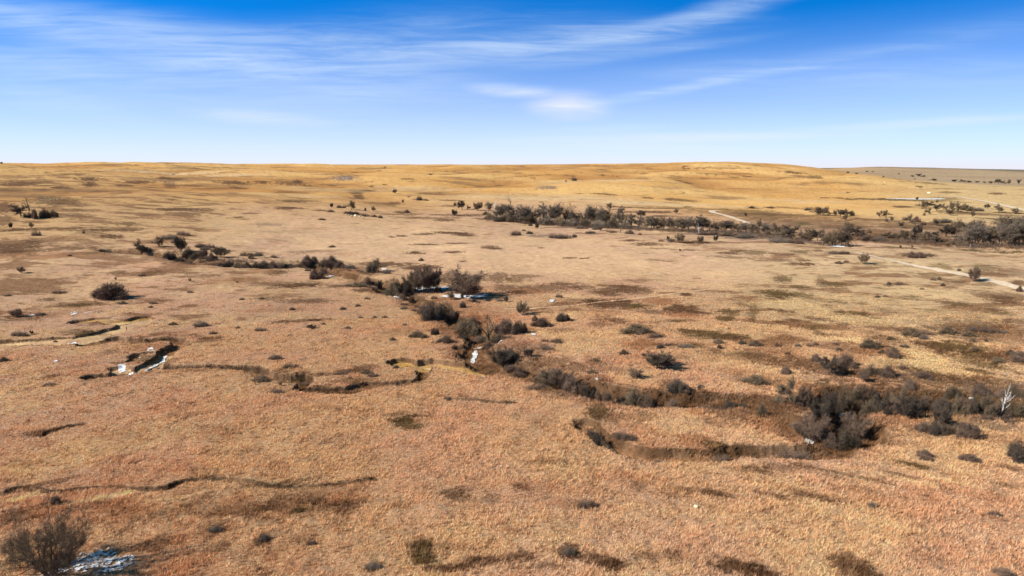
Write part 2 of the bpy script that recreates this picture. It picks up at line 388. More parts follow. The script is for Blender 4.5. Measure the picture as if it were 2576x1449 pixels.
# patches of darker or paler growth: x, y, width, height in the picture, kind, strength
PATCH = [
    # near ground
    (421, 549, 22, 14, 'o', .9), (424, 560, 26, 10, 'o', .9), (452, 568, 46, 8, 'd', .8), (478, 561, 30, 8, 'd', .6), (500, 560, 26, 9, 'd', .5),
    (372, 567, 18, 8, 'd', .7), (446, 548, 14, 9, 'd', .4), (520, 556, 24, 9, 'd', .6), (568, 552, 20, 12, 'd', .7), (600, 560, 36, 10, 'd', .6),
    (612, 566, 24, 10, 'd', .7), (645, 556, 24, 8, 'd', .5), (672, 556, 16, 9, 'd', .4), (545, 566, 26, 6, 'd', .5), (735, 567, 40, 12, 'd', .8), (762, 573, 40, 10, 'd', .8),
    (850, 567, 34, 18, 'd', .7), (845, 556, 12, 10, 'd', .4), (866, 573, 30, 8, 'd', .7), (456, 493, 26, 10, 'd', .55), (490, 500, 20, 8, 'd', .35), (464, 500, 18, 6, 'd', .4),
    (404, 421, 22, 8, 'o', .8), (414, 427, 18, 5, 'o', .7), (398, 414, 16, 3, 'd', .5), (420, 416, 18, 3, 'd', .5), (312, 502, 30, 7, 'd', .5), (350, 503, 30, 7, 'd', .5), (336, 506, 44, 6, 'd', .4),
    (300, 511, 18, 3, 'o', .8), (265, 509, 18, 4, 'd', .5), (352, 499, 36, 10, 'r', .4), (262, 541, 16, 10, 'd', .7), (276, 556, 24, 12, 'r', .5), (300, 565, 30, 14, 'r', .4),
    (16, 517, 30, 12, 'd', .5), (108, 507, 36, 14, 'r', .7), (130, 513, 50, 12, 'r', .6), (150, 546, 30, 12, 'd', .5), (214, 529, 26, 12, 'd', .5), (160, 515, 50, 10, 'd', .3),
    (240, 500, 30, 10, 'r', .4), (200, 535, 60, 10, 'r', .4), (190, 560, 70, 20, 'r', .3), (216, 548, 22, 8, 'd', .4), (60, 510, 50, 12, 'r', .4), (36, 486, 60, 5, 'd', .4),
    (120, 494, 60, 3.5, 'p', .8), (20, 498, 50, 3, 'p', .6), (185, 496, 40, 3, 'p', .5), (170, 484, 50, 3, 'd', .4), (290, 482, 44, 4, 'o', .5), (256, 484, 24, 5, 'o', .5),
    (585, 505, 20, 9, 'd', .6), (560, 503, 40, 8, 'r', .3), (520, 487, 14, 6, 'd', .6), (637, 485, 14, 7, 'd', .4), (700, 492, 50, 5, 'd', .5), (668, 495, 40, 5, 'd', .3), (718, 494, 24, 5, 'd', .5),
    (757, 470, 26, 6, 'd', .6), (740, 470, 30, 4, 'o', .4), (776, 467, 24, 7, 'd', .5), (800, 466, 20, 7, 'd', .5), (812, 496, 44, 5, 'd', .6), (775, 496, 34, 5, 'd', .5), (846, 475, 80, 2, 'o', .5), (900, 475, 34, 2.4, 'o', .5),
    (912, 465, 24, 3, 'o', .8), (922, 468, 8, 3, 'o', .7), (870, 495, 30, 8, 'd', .3), (1005, 485, 20, 4, 'o', .5), (1010, 468, 22, 4, 'd', .5), (836, 477, 40, 3, 'o', .3), (925, 495, 40, 8, 'r', .3),
    (545, 462, 50, 5, 'o', .35), (560, 488, 80, 12, 'r', .3), (640, 480, 80, 12, 'r', .25), (900, 505, 120, 20, 'r', .25), (985, 495, 60, 12, 'r', .3), (905, 480, 60, 3, 'p', .4), (948, 481, 34, 2, 'p', .7),
    (50, 430, 36, 3, 'd', .6), (42, 434, 20, 3, 'd', .5), (330, 440, 60, 8, 'g', .2), (540, 420, 30, 8, 'd', .2), (598, 411, 22, 12, 'o', .7), (612, 418, 30, 10, 'd', .4), (640, 416, 24, 10, 'd', .3),
    (700, 411, 26, 8, 'r', .5), (735, 416, 40, 10, 'd', .5), (760, 420, 30, 12, 'r', .5), (720, 424, 30, 6, 'd', .35), (690, 440, 40, 10, 'r', .4), (704, 444, 40, 10, 'r', .5), (725, 447, 30, 6, 'o', .6), (745, 447, 60, 5, 'o', .7), (650, 445, 40, 8, 'r', .4),
    (622, 437, 22, 6, 'd', .6), (640, 430, 30, 10, 'r', .35), (555, 388, 34, 14, 'd', .45), (570, 392, 36, 10, 'g', .4), (600, 395, 30, 8, 'd', .4), (540, 388, 30, 6, 'o', .3), (630, 400, 40, 5, 'd', .4),
    (690, 398, 60, 5, 'd', .8), (735, 400, 44, 5, 'd', .7), (660, 392, 30, 5, 'd', .6), (670, 384, 20, 7, 'd', .5), (700, 392, 30, 6, 'd', .4), (770, 398, 30, 6, 'd', .5),
    # left middle ground
    (88, 333, 30, 4, 'o', .7), (75, 331, 24, 4, 'd', .4), (95, 341, 40, 5, 'd', .4), (80, 305, 24, 3, 'o', .8), (48, 299.5, 14, 3, 'd', .6), (18, 316, 30, 3, 'd', .7), (30, 318, 40, 4, 'd', .5), (60, 312, 60, 6, 'r', .4),
    (155, 339.5, 44, 4, 'o', .5), (150, 347, 30, 6, 'r', .4), (112, 352, 18, 5, 'd', .3), (140, 358, 16, 8, 'o', .5), (154, 361, 14, 7, 'o', .5), (75, 367, 30, 3, 'r', .4), (50, 376.5, 16, 2.5, 'd', .6), (75, 374, 50, 4, 'r', .3),
    (340, 389.5, 42, 4, 'd', .9), (316, 388, 30, 4, 'o', .6), (296, 377, 24, 9, 'o', .7), (302, 382, 10, 8, 'd', .8), (276, 373, 24, 6, 'd', .5), (350, 371, 26, 3, 'd', .6), (345, 373.5, 60, 2.2, 'd', .5), (310, 374, 30, 3, 'd', .4), (365, 368, 20, 6, 'd', .5),
    (400, 384, 50, 2.5, 'o', .5), (370, 379, 70, 7, 'r', .25), (352, 381, 40, 5, 'o', .4), (420, 372, 7, 8, 'o', .8), (449, 366, 20, 3, 'g', .5), (490, 373, 40, 6, 'r', .4), (500, 368, 24, 4, 'd', .3),
    (420, 364, 44, 6, 'r', .25), (405, 361, 20, 4, 'd', .4), (306, 301, 44, 4, 'd', .55), (268, 299, 22, 3, 'd', .4), (300, 321, 50, 2.5, 'd', .55), (316, 320, 14, 2, 'd', .7), (270, 310, 60, 4, 'r', .4), (365, 290, 20, 3, 'd', .7),
    (300, 285, 40, 4, 'd', .8), (276, 284, 40, 5, 'd', .4), (340, 286, 20, 3, 'd', .6), (275, 272, 20, 5, 'd', .7), (262, 270, 24, 5, 'r', .5), (230, 280, 60, 6, 'r', .4), (153, 273, 24, 4, 'd', .6), (118, 273, 16, 4, 'd', .6), (200, 276, 40, 3, 'd', .4),
    (190, 262, 30, 3, 'd', .6), (210, 266, 30, 4, 'r', .4), (70, 255, 60, 5, 'r', .6), (90, 253, 60, 3, 'd', .4), (12, 250, 44, 9, 'd', .8), (10, 243, 40, 6, 'd', .6), (60, 249, 60, 3, 'd', .6), (50, 240, 40, 5, 'd', .5), (30, 243, 30, 3, 'd', .4), (20, 256, 60, 5, 'r', .5),
    (18, 230, 40, 2.5, 'd', .8), (60, 228.5, 60, 2.5, 'd', .7), (100, 230, 50, 2.5, 'd', .7), (130, 229, 22, 4, 'd', .6), (110, 236.5, 20, 4, 'd', .8), (90, 233, 24, 4, 'd', .4), (128, 223.5, 20, 3, 'd', .6), (75, 237, 40, 3, 'r', .4),
    (4, 220, 14, 10, 'd', .5), (4, 207, 16, 7, 'd', .7), (50, 200, 34, 6, 'o', .6), (66, 201, 26, 4, 'd', .5), (75, 210.5, 40, 3, 'd', .5), (60, 215, 40, 3, 'd', .4), (78, 216, 20, 4, 'd', .5),
    (180, 209.5, 50, 3, 'd', .75), (180, 213.5, 30, 3, 'd', .6), (150, 216, 20, 3, 'd', .5), (165, 217, 30, 3, 'r', .4), (172, 199.6, 12, 1.5, 'd', .6), (205, 204, 30, 2, 'd', .3), (238, 217.5, 8, 2, 'd', .7), (250, 213.5, 16, 1.6, 'd', .6),
    (18, 183.8, 30, 4, 'd', .7), (35, 181, 30, 2.5, 'd', .5), (60, 187.5, 16, 2, 'd', .8), (42, 189.5, 14, 1.8, 'd', .5), (88, 178.5, 16, 3, 'd', .7), (90, 185, 12, 4, 'd', .8), (124, 185.5, 14, 2, 'd', .6), (140, 182, 26, 2.5, 'd', .7), (165, 178, 12, 2.5, 'd', .7),
    (172, 179, 20, 2, 'd', .6), (72, 174.3, 30, 1.4, 'o', .7), (170, 187, 10, 3, 'd', .5), (192, 185.5, 18, 2, 'd', .5), (235, 183, 26, 3, 'd', .7), (238, 188, 14, 1.5, 'd', .6), (100, 191.5, 14, 1.6, 'd', .4), (205, 169.6, 24, 1, 'o', .6), (233, 193, 12, 2, 'd', .4),
    (127, 192, 12, 1.5, 'd', .5), (85, 205, 20, 2, 'd', .3), (10, 191, 20, 2, 'd', .4),
    # centre, beyond the creek
    (292, 208, 22, 1.8, 'd', .8), (282, 208.5, 12, 1.3, 'd', .6), (319, 210.3, 10, 1.6, 'd', .9), (330, 211, 8, 2, 'd', .7), (292, 201.3, 20, 2, 'd', .7), (305, 200.8, 24, 1.8, 'd', .5), (322, 219.5, 7, 1.5, 'd', .8), (352, 213.2, 14, 3, 'd', .8), (367, 215.6, 12, 2, 'd', .8),
    (290, 182, 30, 2.2, 'd', .6), (298, 182, 8, 2, 'd', .8), (262, 181.5, 12, 2, 'd', .7), (309, 186, 14, 1.2, 'd', .4), (292, 192.5, 30, 2, 'd', .45), (345, 178, 22, 4, 'g', .8), (380, 203.5, 34, 2.2, 'd', .5), (393, 203, 12, 1.6, 'd', .7), (358, 198.6, 14, 1.2, 'd', .6),
    (371.5, 186.5, 5, 1.4, 'd', .95), (384, 184.5, 5, 1.2, 'd', .8), (430.5, 174.3, 4, 1.6, 'd', .95), (408, 179, 12, 1.5, 'd', .5), (430, 194, 20, 1.4, 'd', .6), (448, 200.3, 20, 1.4, 'd', .6), (409, 196.7, 3, 1, 'd', .8), (420, 199.6, 14, 2, 'd', .6),
    (402, 212.3, 16, 1.8, 'd', .8), (395, 214.5, 36, 1, 'd', .6), (425, 218, 50, 1.6, 'd', .6), (445, 220, 20, 2.2, 'd', .7), (437, 214.8, 12, 1, 'd', .8), (460, 215.4, 36, 1.4, 'd', .7), (415, 214, 10, 1, 'd', .7), (475, 214.8, 24, 1.6, 'd', .6), (490, 219.2, 26, 2, 'd', .8),
    (450, 206, 16, 1.6, 'd', .6), (402, 236, 10, 1.6, 'd', .7), (392, 237, 6, 1.5, 'd', .6), (424, 234.2, 20, 2, 'd', .7), (452, 232.8, 36, 1.6, 'd', .9), (462, 234.3, 20, 1.5, 'd', .8), (466, 235.4, 20, 1.6, 'd', .8), (445, 233.3, 14, 1.4, 'd', .6), (426, 244.5, 26, 1.5, 'o', .9),
    (458, 243.3, 24, 1.3, 'd', .7), (490, 247.5, 16, 3.5, 'd', .7), (498, 248.5, 10, 1.6, 'd', .7), (453, 252, 18, 1.8, 'd', .9), (415, 253, 18, 1.8, 'd', .9), (415, 252, 8, 1.5, 'd', .7), (440, 248, 50, 3, 'p', .4), (332.5, 246.8, 6, 1.6, 'd', .9), (350, 244, 20, 0.9, 'd', .3),
    (302, 252, 24, 3, 'd', .4), (325, 251, 30, 2, 'd', .35), (342, 254, 20, 2, 'r', .4), (463, 261.3, 6, 1.8, 'd', .6), (424, 267.2, 30, 4, 'd', .85), (412, 268.5, 20, 2.5, 'd', .7), (390, 264.5, 40, 4, 'd', .7), (372, 263.5, 30, 3, 'd', .6), (362, 270, 40, 7, 'd', .45), (345, 271, 30, 6, 'r', .6),
    (300, 258, 80, 2, 'g', .15), (280, 232, 50, 2.4, 'g', .3), (270, 224.5, 30, 3, 'g', .4), (310, 228.5, 40, 2, 'r', .25), (498, 277, 24, 7, 'd', .55), (505, 288, 24, 6, 'd', .55), (450, 277, 30, 6, 'd', .5), (442, 281, 20, 4, 'd', .5), (470, 290, 30, 5, 'r', .4), (480, 295, 20, 3, 'd', .4),
    (448, 305, 60, 16, 'r', .35), (480, 316, 50, 14, 'r', .4), (470, 322, 40, 10, 'd', .3), (505, 345, 40, 10, 'd', .3), (490, 355, 30, 6, 'd', .4), (400, 285, 60, 8, 'r', .4), (380, 285, 30, 5, 'd', .4), (366, 283, 40, 6, 'd', .3), (415, 306, 20, 4, 'r', .4),
    (555, 236, 24, 3, 'g', .6), (536, 236, 16, 2.6, 'g', .6), (516, 233.5, 12, 4, 'g', .5), (582, 227.5, 50, 2, 'g', .7), (555, 227.5, 24, 1.4, 'g', .6), (592, 233.5, 30, 2, 'd', .5), (612, 231.5, 12, 2, 'd', .7), (630, 240.5, 16, 2, 'd', .8), (648, 244.2, 26, 3, 'd', .7),
    (670, 239.5, 10, 2, 'd', .6), (570, 258, 12, 1.5, 'd', .9), (584, 258.2, 10, 1.3, 'd', .8), (541, 248, 6, 1.2, 'd', .7), (532, 246, 16, 1, 'd', .4), (690, 242, 34, 2.4, 'd', .8), (700, 241.5, 14, 1.4, 'd', .8), (660, 248.5, 20, 1.4, 'd', .5), (690, 250, 16, 1.2, 'd', .6),
    (710, 234, 50, 2.4, 'g', .9), (745, 237.5, 40, 3, 'g', .9), (728, 253, 20, 2.2, 'd', .7), (738, 251, 14, 2, 'd', .8), (755, 252, 24, 4, 'o', .6), (725, 257, 36, 2, 'o', .5), (655, 260, 14, 1.6, 'o', .5), (668, 261, 16, 1.2, 'o', .5), (700, 256.5, 20, 1.5, 'p', .3),
    # between trees and gold hills
    (650, 208.2, 80, 1.2, 'd', .7), (690, 208.2, 90, 1.4, 'o', .5), (650, 212, 30, 2, 'd', .9), (667, 212, 8, 1.5, 'd', .7), (627, 212, 20, 1.4, 'd', .7), (605, 215.5, 40, 4, 'd', .6), (628, 215.6, 16, 2, 'd', .7), (660, 216.2, 16, 2, 'd', .7), (680, 216.5, 30, 1.2, 'd', .4),
    (720, 213, 60, 5, 'd', .35), (755, 214, 50, 8, 'o', .55), (790, 220, 80, 10, 'd', .35), (840, 224, 100, 10, 'd', .4), (820, 230, 120, 10, 'd', .35), (780, 214.5, 60, 2, 'd', .5), (880, 220, 50, 2, 'd', .5), (803, 223.4, 12, 3, 'o', .7), (870, 233, 60, 6, 'r', .3), (900, 235, 60, 10, 'd', .35),
    (677, 199.4, 20, 2, 'd', .5), (688, 200.8, 20, 2, 'd', .5), (670, 199, 8, 2, 'd', .6), (648, 197.7, 10, 1.4, 'd', .6), (602, 193.8, 20, 1.2, 'd', .7), (612, 194.8, 10, 1, 'd', .6), (579, 193.4, 6, .9, 'd', .5), (545, 187, 20, 2, 'g', .6), (552, 188, 12, 1.4, 'g', .6), (551, 199.2, 5, 1, 'd', .7), (541, 202, 4, 1.2, 'd', .7),
    (533, 178, 6, .9, 'd', .7), (602, 175.2, 5, 1.2, 'd', .9), (686, 168.7, 5, 1, 'd', .9), (600, 169.8, 12, .8, 'd', .6), (720, 168, 50, 1, 'd', .5), (710, 173.7, 30, 1.4, 'd', .5), (742, 174, 24, 1.4, 'd', .5), (643, 178.3, 12, 1.6, 'd', .4), (677, 176.6, 14, 1.2, 'd', .4), (752, 207.6, 12, 2, 'd', .7), (688, 206.8, 8, 1.3, 'd', .7),
    (670, 188, 40, 2.4, 'g', .3), (620, 180, 60, 2, 'y', .4), (560, 183, 40, 3, 'y', .3), (793, 172.4, 20, 2, 'd', .7), (814, 178, 14, 1.4, 'o', .6), (824, 197.7, 8, 1, 'd', .7), (850, 199.5, 10, 1, 'd', .6), (848, 192.5, 3, 1, 'd', .8), (903, 206.8, 16, 1.6, 'd', .8), (881, 198.6, 6, 1.4, 'd', .7),
    (898, 200, 90, 1.4, 'o', .8), (946, 198, 20, 3, 'o', .5), (950, 192.7, 16, 1.6, 'd', .5), (997, 193.4, 12, 2, 'd', .7), (920, 186.6, 6, 1.2, 'd', .7), (930, 183.5, 24, 1, 'o', .5), (785, 207.5, 20, 1.5, 'd', .5), (770, 207.6, 10, 1.6, 'd', .8), (815, 209.5, 20, 1.6, 'd', .6),
    (985, 214, 60, 2.2, 'd', .5), (960, 212.6, 40, 2, 'd', .4), (995, 219, 30, 1.2, 'o', .8), (1010, 213, 30, 1.4, 'd', .7),
    (930, 224, 30, 2.4, 'd', .7), (905, 226, 40, 4, 'd', .5), (950, 228, 60, 8, 'd', .5), (990, 235, 80, 14, 'd', .5), (930, 240, 60, 6, 'd', .6), (900, 241, 70, 4, 'd', .7), (880, 238, 50, 5, 'd', .6), (860, 236, 60, 5, 'd', .4), (940, 244, 30, 3, 'd', .8), (905, 243.5, 40, 2, 'd', .6),
    # right middle ground
    (789, 239.5, 24, 2.5, 'g', .8), (775, 238.5, 20, 2.5, 'g', .8), (797, 241.5, 14, 3, 'g', .8), (840, 253, 22, 2.6, 'd', .8), (800, 252, 16, 3, 'o', .6), (818, 250.5, 8, 2, 'd', .6), (785, 254, 24, 1.8, 'd', .5), (775, 260, 30, 3, 'd', .5), (803, 264, 24, 2.6, 'd', .8), (805, 260.5, 10, 1.8, 'o', .8),
    (839, 263, 8, 2, 'd', .7), (880, 262.5, 10, 2, 'o', .7), (878, 265, 14, 1.6, 'd', .7), (893, 266, 18, 2, 'o', .6), (863, 264.6, 24, 1.4, 'd', .5), (917, 255.5, 18, 5, 'd', .8), (928, 255, 14, 2.4, 'd', .7), (904, 254.5, 12, 3, 'd', .5), (900, 247.6, 30, 1.6, 'o', .7), (972, 250.5, 22, 2, 'o', .8),
    (1001, 252.5, 16, 1.8, 'o', .8), (1018, 252, 10, 2, 'o', .8), (925, 274, 30, 2.6, 'o', .6), (940, 265.5, 16, 4, 'o', .7), (948, 268.5, 8, 2, 'o', .5), (985, 267, 20, 4, 'o', .5), (985, 273, 24, 5, 'd', .4), (1010, 272, 24, 6, 'd', .4), (958, 282, 16, 4, 'd', .5), (985, 284, 14, 4, 'o', .5), (1018, 283, 12, 5, 'd', .7),
    (782, 279, 16, 6, 'o', .7), (821, 281, 8, 6, 'd', .6), (834, 284, 22, 4, 'o', .7), (830, 276, 20, 3, 'd', .4), (800, 287, 16, 3, 'o', .7), (775, 293, 34, 5, 'o', .85), (779, 297, 20, 6, 'o', .85), (800, 295, 24, 5, 'o', .6), (813, 301, 16, 4, 'o', .4), (888, 285, 8, 2.4, 'd', .6), (899, 284, 12, 3, 'd', .7), (880, 288, 12, 2, 'o', .5), (905, 288.6, 10, 2, 'd', .5),
    (835, 301, 20, 4, 'o', .6), (858, 302, 12, 4, 'o', .6), (913, 296, 14, 3, 'o', .5), (911, 299.5, 24, 1.5, 'o', .7), (877, 296, 5, 2, 'd', .9), (893, 303, 20, 4, 'd', .4), (960, 304, 22, 4, 'o', .7), (944, 302, 12, 3, 'd', .6), (1002, 300, 24, 6, 'd', .7), (1002, 294.5, 44, 5, 'd', .4), (990, 296, 40, 3, 'd', .5), (1020, 290, 10, 3, 'd', .6),
    (935, 310, 34, 2, 'o', .7), (827, 306.5, 12, 3, 'd', .7), (838, 314, 20, 4, 'o', .6), (852, 313, 24, 3, 'o', .7), (865, 316.5, 24, 3, 'o', .7), (817, 318.5, 20, 3, 'd', .6), (785, 312, 14, 4, 'd', .5), (790, 312, 10, 5, 'o', .5), (792, 320.5, 10, 3, 'd', .6), (777, 310, 16, 2, 'd', .5), (888, 311, 40, 5, 'o', .3), (872, 322, 20, 5, 'o', .4), (820, 328, 16, 4, 'o', .6), (808, 328, 10, 2.4, 'o', .6), (817, 333, 6, 4, 'o', .5), (828, 335, 20, 2, 'o', .5),
    (1000, 313, 20, 4, 'o', .6), (990, 309, 18, 4, 'd', .4), (1010, 321, 36, 4, 'd', .5), (870, 333, 24, 3, 'o', .4), (780, 322, 12, 3, 'd', .5), (985, 327, 60, 14, 'd', .45), (960, 331, 50, 12, 'd', .5), (1000, 334, 50, 10, 'd', .35), (935, 346.5, 36, 6, 'd', .75), (958, 347, 40, 9, 'o', .75), (940, 352, 24, 6, 'd', .6),
    (972, 354, 24, 8, 'o', .7), (990, 356, 20, 6, 'd', .6), (967, 360, 24, 8, 'o', .5), (995, 360.5, 20, 6, 'd', .7), (1008, 354, 22, 6, 'd', .5), (990, 366, 30, 6, 'o', .6), (974, 370.5, 24, 3, 'o', .7), (1012, 338, 30, 20, 'r', .3), (1018, 373, 10, 3, 'd', .5), (930, 373, 30, 7, 'd', .7), (926, 369, 60, 4, 'o', .5), (900, 367, 20, 5, 'd', .6),
    (886, 340, 30, 6, 'd', .5), (912, 333, 20, 8, 'd', .6), (892, 350, 20, 10, 'd', .5), (880, 350, 30, 8, 'r', .5), (895, 363, 16, 5, 'd', .5), (850, 356, 30, 10, 'r', .4), (780, 356, 40, 12, 'r', .45), (805, 362, 40, 10, 'd', .5), (785, 366, 30, 6, 'd', .4), (830, 370, 60, 14, 'd', .5), (870, 375, 60, 8, 'd', .6), (935, 382, 70, 12, 'd', .5), (960, 380, 40, 8, 'd', .5),
    (1000, 385, 60, 14, 'd', .5), (940, 398, 100, 16, 'd', .6), (880, 400, 80, 24, 'd', .65), (830, 400, 60, 30, 'd', .6), (790, 405, 40, 10, 'd', .6), (990, 405, 80, 16, 'o', .6), (840, 425, 70, 20, 'd', .7), (815, 432, 50, 12, 'd', .6), (790, 425, 40, 20, 'r', .5), (900, 420, 40, 8, 'r', .5), (960, 420, 70, 14, 'o', .35), (1000, 424, 50, 12, 'g', .35), (1010, 412, 40, 8, 'o', .5), (930, 433, 50, 10, 'd', .4),
    (820, 440, 60, 10, 'd', .5), (848, 444, 30, 8, 'd', .5), (900, 442, 40, 6, 'd', .3), (780, 384, 40, 14, 'r', .4), (805, 388, 24, 10, 'r', .4),
    # right of the creek, centre
    (524, 276, 30, 3, 'd', .5), (516, 280, 24, 4, 'd', .5), (545, 288, 50, 6, 'd', .55), (565, 284, 26, 3, 'd', .6), (530, 291, 30, 4, 'r', .5), (518, 292, 16, 3, 'd', .6), (605, 291, 24, 5, 'd', .6), (625, 288, 36, 5, 'd', .6), (635, 291, 30, 5, 'd', .5), (610, 295, 20, 2.5, 'd', .6), (580, 287, 24, 4, 'd', .5),
    (595, 301.5, 22, 5, 'd', .85), (622, 301, 20, 4, 'd', .85), (620, 306, 44, 6, 'd', .65), (636, 306, 24, 4, 'o', .7), (600, 305, 30, 5, 'd', .5), (661, 301.5, 34, 7, 'r', .75), (686, 294.5, 12, 2.5, 'd', .8), (665, 293, 12, 1.5, 'd', .6), (682, 310, 32, 8, 'd', .75), (695, 313, 30, 4, 'd', .6), (680, 315, 30, 4, 'r', .6), (653, 312, 24, 3, 'd', .5),
    (600, 313, 30, 8, 'r', .5), (605, 318, 22, 8, 'd', .4), (620, 321, 16, 5, 'd', .5), (600, 325, 20, 5, 'd', .4), (650, 322, 20, 3, 'd', .5), (640, 330, 24, 9, 'd', .5), (655, 335, 16, 5, 'd', .5), (730, 312, 16, 5, 'o', .7), (725, 319, 16, 4, 'o', .8), (748, 304, 20, 5, 'o', .5), (753, 312, 8, 12, 'o', .5), (690, 320.5, 16, 2, 'o', .5), (675, 321, 20, 2.5, 'd', .6),
    (695, 332, 40, 4, 'o', .7), (720, 336, 50, 5, 'o', .75), (732, 338.5, 30, 4, 'd', .6), (700, 337, 30, 4, 'o', .4), (640, 344, 34, 10, 'r', .6), (665, 345, 20, 4, 'd', .4), (690, 346, 30, 3, 'o', .6), (755, 355, 30, 5, 'd', .55), (735, 356, 50, 8, 'o', .3), (765, 361, 30, 6, 'd', .5), (740, 372, 30, 6, 'r', .4), (755, 380, 40, 8, 'd', .35),
    (548, 347, 14, 5, 'g', .5), (557, 341, 12, 4, 'd', .5), (545, 317, 24, 6, 'r', .3), (560, 330, 30, 4, 'd', .3), (530, 350, 40, 14, 'd', .25), (520, 358, 40, 14, 'g', .4), (548, 362, 40, 10, 'd', .45), (575, 368, 30, 8, 'd', .45), (596, 362, 20, 8, 'd', .4), (610, 370, 30, 6, 'd', .3), (570, 315, 80, 6, 'p', .3), (575, 348, 40, 12, 'y', .35), (620, 360, 60, 8, 'r', .25),
    # pale scalds
    (850, 340, 30, 4, 'p', .7), (825, 340, 20, 3, 'p', .6), (570, 296, 40, 4, 'p', .5), (640, 318, 50, 6, 'p', .3), (700, 286, 60, 6, 'p', .25), (830, 262, 20, 4, 'p', .3), (870, 258, 50, 3, 'p', .3),
    (900, 262, 80, 6, 'y', .3), (870, 300, 80, 8, 'y', .5), (930, 292, 60, 8, 'y', .6), (800, 305, 60, 10, 'y', .5), (925, 360, 40, 12, 'y', .6), (890, 362, 30, 6, 'y', .4), (945, 370, 50, 6, 'y', .6), (860, 320, 70, 8, 'y', .5), (960, 315, 60, 8, 'y', .4), (910, 350, 30, 8, 'y', .4), (770, 303, 40, 6, 'y', .4),
    (195, 173.5, 60, 2, 'y', .7), (230, 175, 60, 2, 'y', .6), (150, 172, 60, 2, 'y', .6), (420, 190, 80, 3, 'y', .4), (560, 198, 100, 3, 'y', .5), (640, 203, 80, 3, 'y', .6), (700, 205.5, 80, 2, 'y', .5), (800, 201, 90, 3, 'y', .4), (330, 189, 100, 4, 'y', .3), (300, 196, 100, 3, 'y', .3), (490, 196, 60, 3, 'y', .4),
]
ZONES = [  # centre x, y, width, height: what it is, strength (soft, wide)
    (900, 290, 420, 90, 'olive', 1.0), (960, 350, 240, 70, 'olive', .9), (830, 255, 240, 30, 'olive', .5), (980, 258, 200, 24, 'olive', .6), (990, 425, 160, 50, 'olive', .5), (960, 205, 260, 30, 'olive', .6), (880, 218, 200, 20, 'olive', .3),
    (540, 262, 330, 44, 'pale', .8), (380, 240, 240, 40, 'pale', .7), (690, 272, 240, 30, 'pale', .6), (300, 222, 160, 30, 'pale', .4), (240, 235, 90, 20, 'pale', .5),
    (560, 520, 700, 60, 'tanny', .5), (100, 500, 320, 50, 'rusty', .6), (180, 550, 420, 60, 'rusty', .7), (90, 275, 260, 30, 'rusty', .4), (470, 315, 160, 50, 'rusty', .4), (640, 330, 260, 80, 'rusty', .25), (600, 440, 220, 30, 'rusty', .35),
    (820, 400, 200, 50, 'rusty', .5),
    (625, 298, 330, 60, 'mat', .9), (690, 330, 300, 50, 'mat', .6), (110, 268, 360, 60, 'mat', .7), (870, 285, 340, 70, 'mat', .8), (960, 345, 260, 70, 'mat', .9), (80, 190, 300, 44, 'mat', .8), (860, 232, 330, 30, 'mat', .9), (470, 300, 140, 50, 'mat', .6), (350, 268, 160, 24, 'mat', .7), (720, 240, 300, 16, 'mat', .7), (120, 330, 260, 30, 'mat', .35), (200, 545, 420, 60, 'mat', .5), (620, 560, 600, 30, 'mat', .6), (900, 480, 260, 60, 'mat', .4),
]


def frames(lst):
    a = np.array([p[:4] for p in lst], float)
    gx, gy = ground_at(a[:, 0], a[:, 1])
    tx, ty = ground_at(a[:, 0], a[:, 1] - a[:, 3] / 2)
    bx, by = ground_at(a[:, 0], a[:, 1] + a[:, 3] / 2)
    gz = base_h(gx, gy)
    r = np.hypot(gx, gy)
    half_l = np.maximum(np.minimum(np.hypot(tx, ty) - r, 1.6 * (r - np.hypot(bx, by)) + 1), (r - np.hypot(bx, by)) * 0.8)
    half_l = np.maximum(half_l, 0.4)
    half_w = a[:, 2] / 2 * mpp(gx, gy, gz)
    return gx, gy, gx / r, gy / r, half_w, half_l


PF = frames(PATCH)
ZF = frames(ZONES)
KIND = {'d': DBROWN * 0.8, 'o': DOLIVE * 0.85, 'r': RUST, 'g': GREYB, 'p': STRAW * 1.08, 'y': np.array([0.66, 0.47, 0.25])}


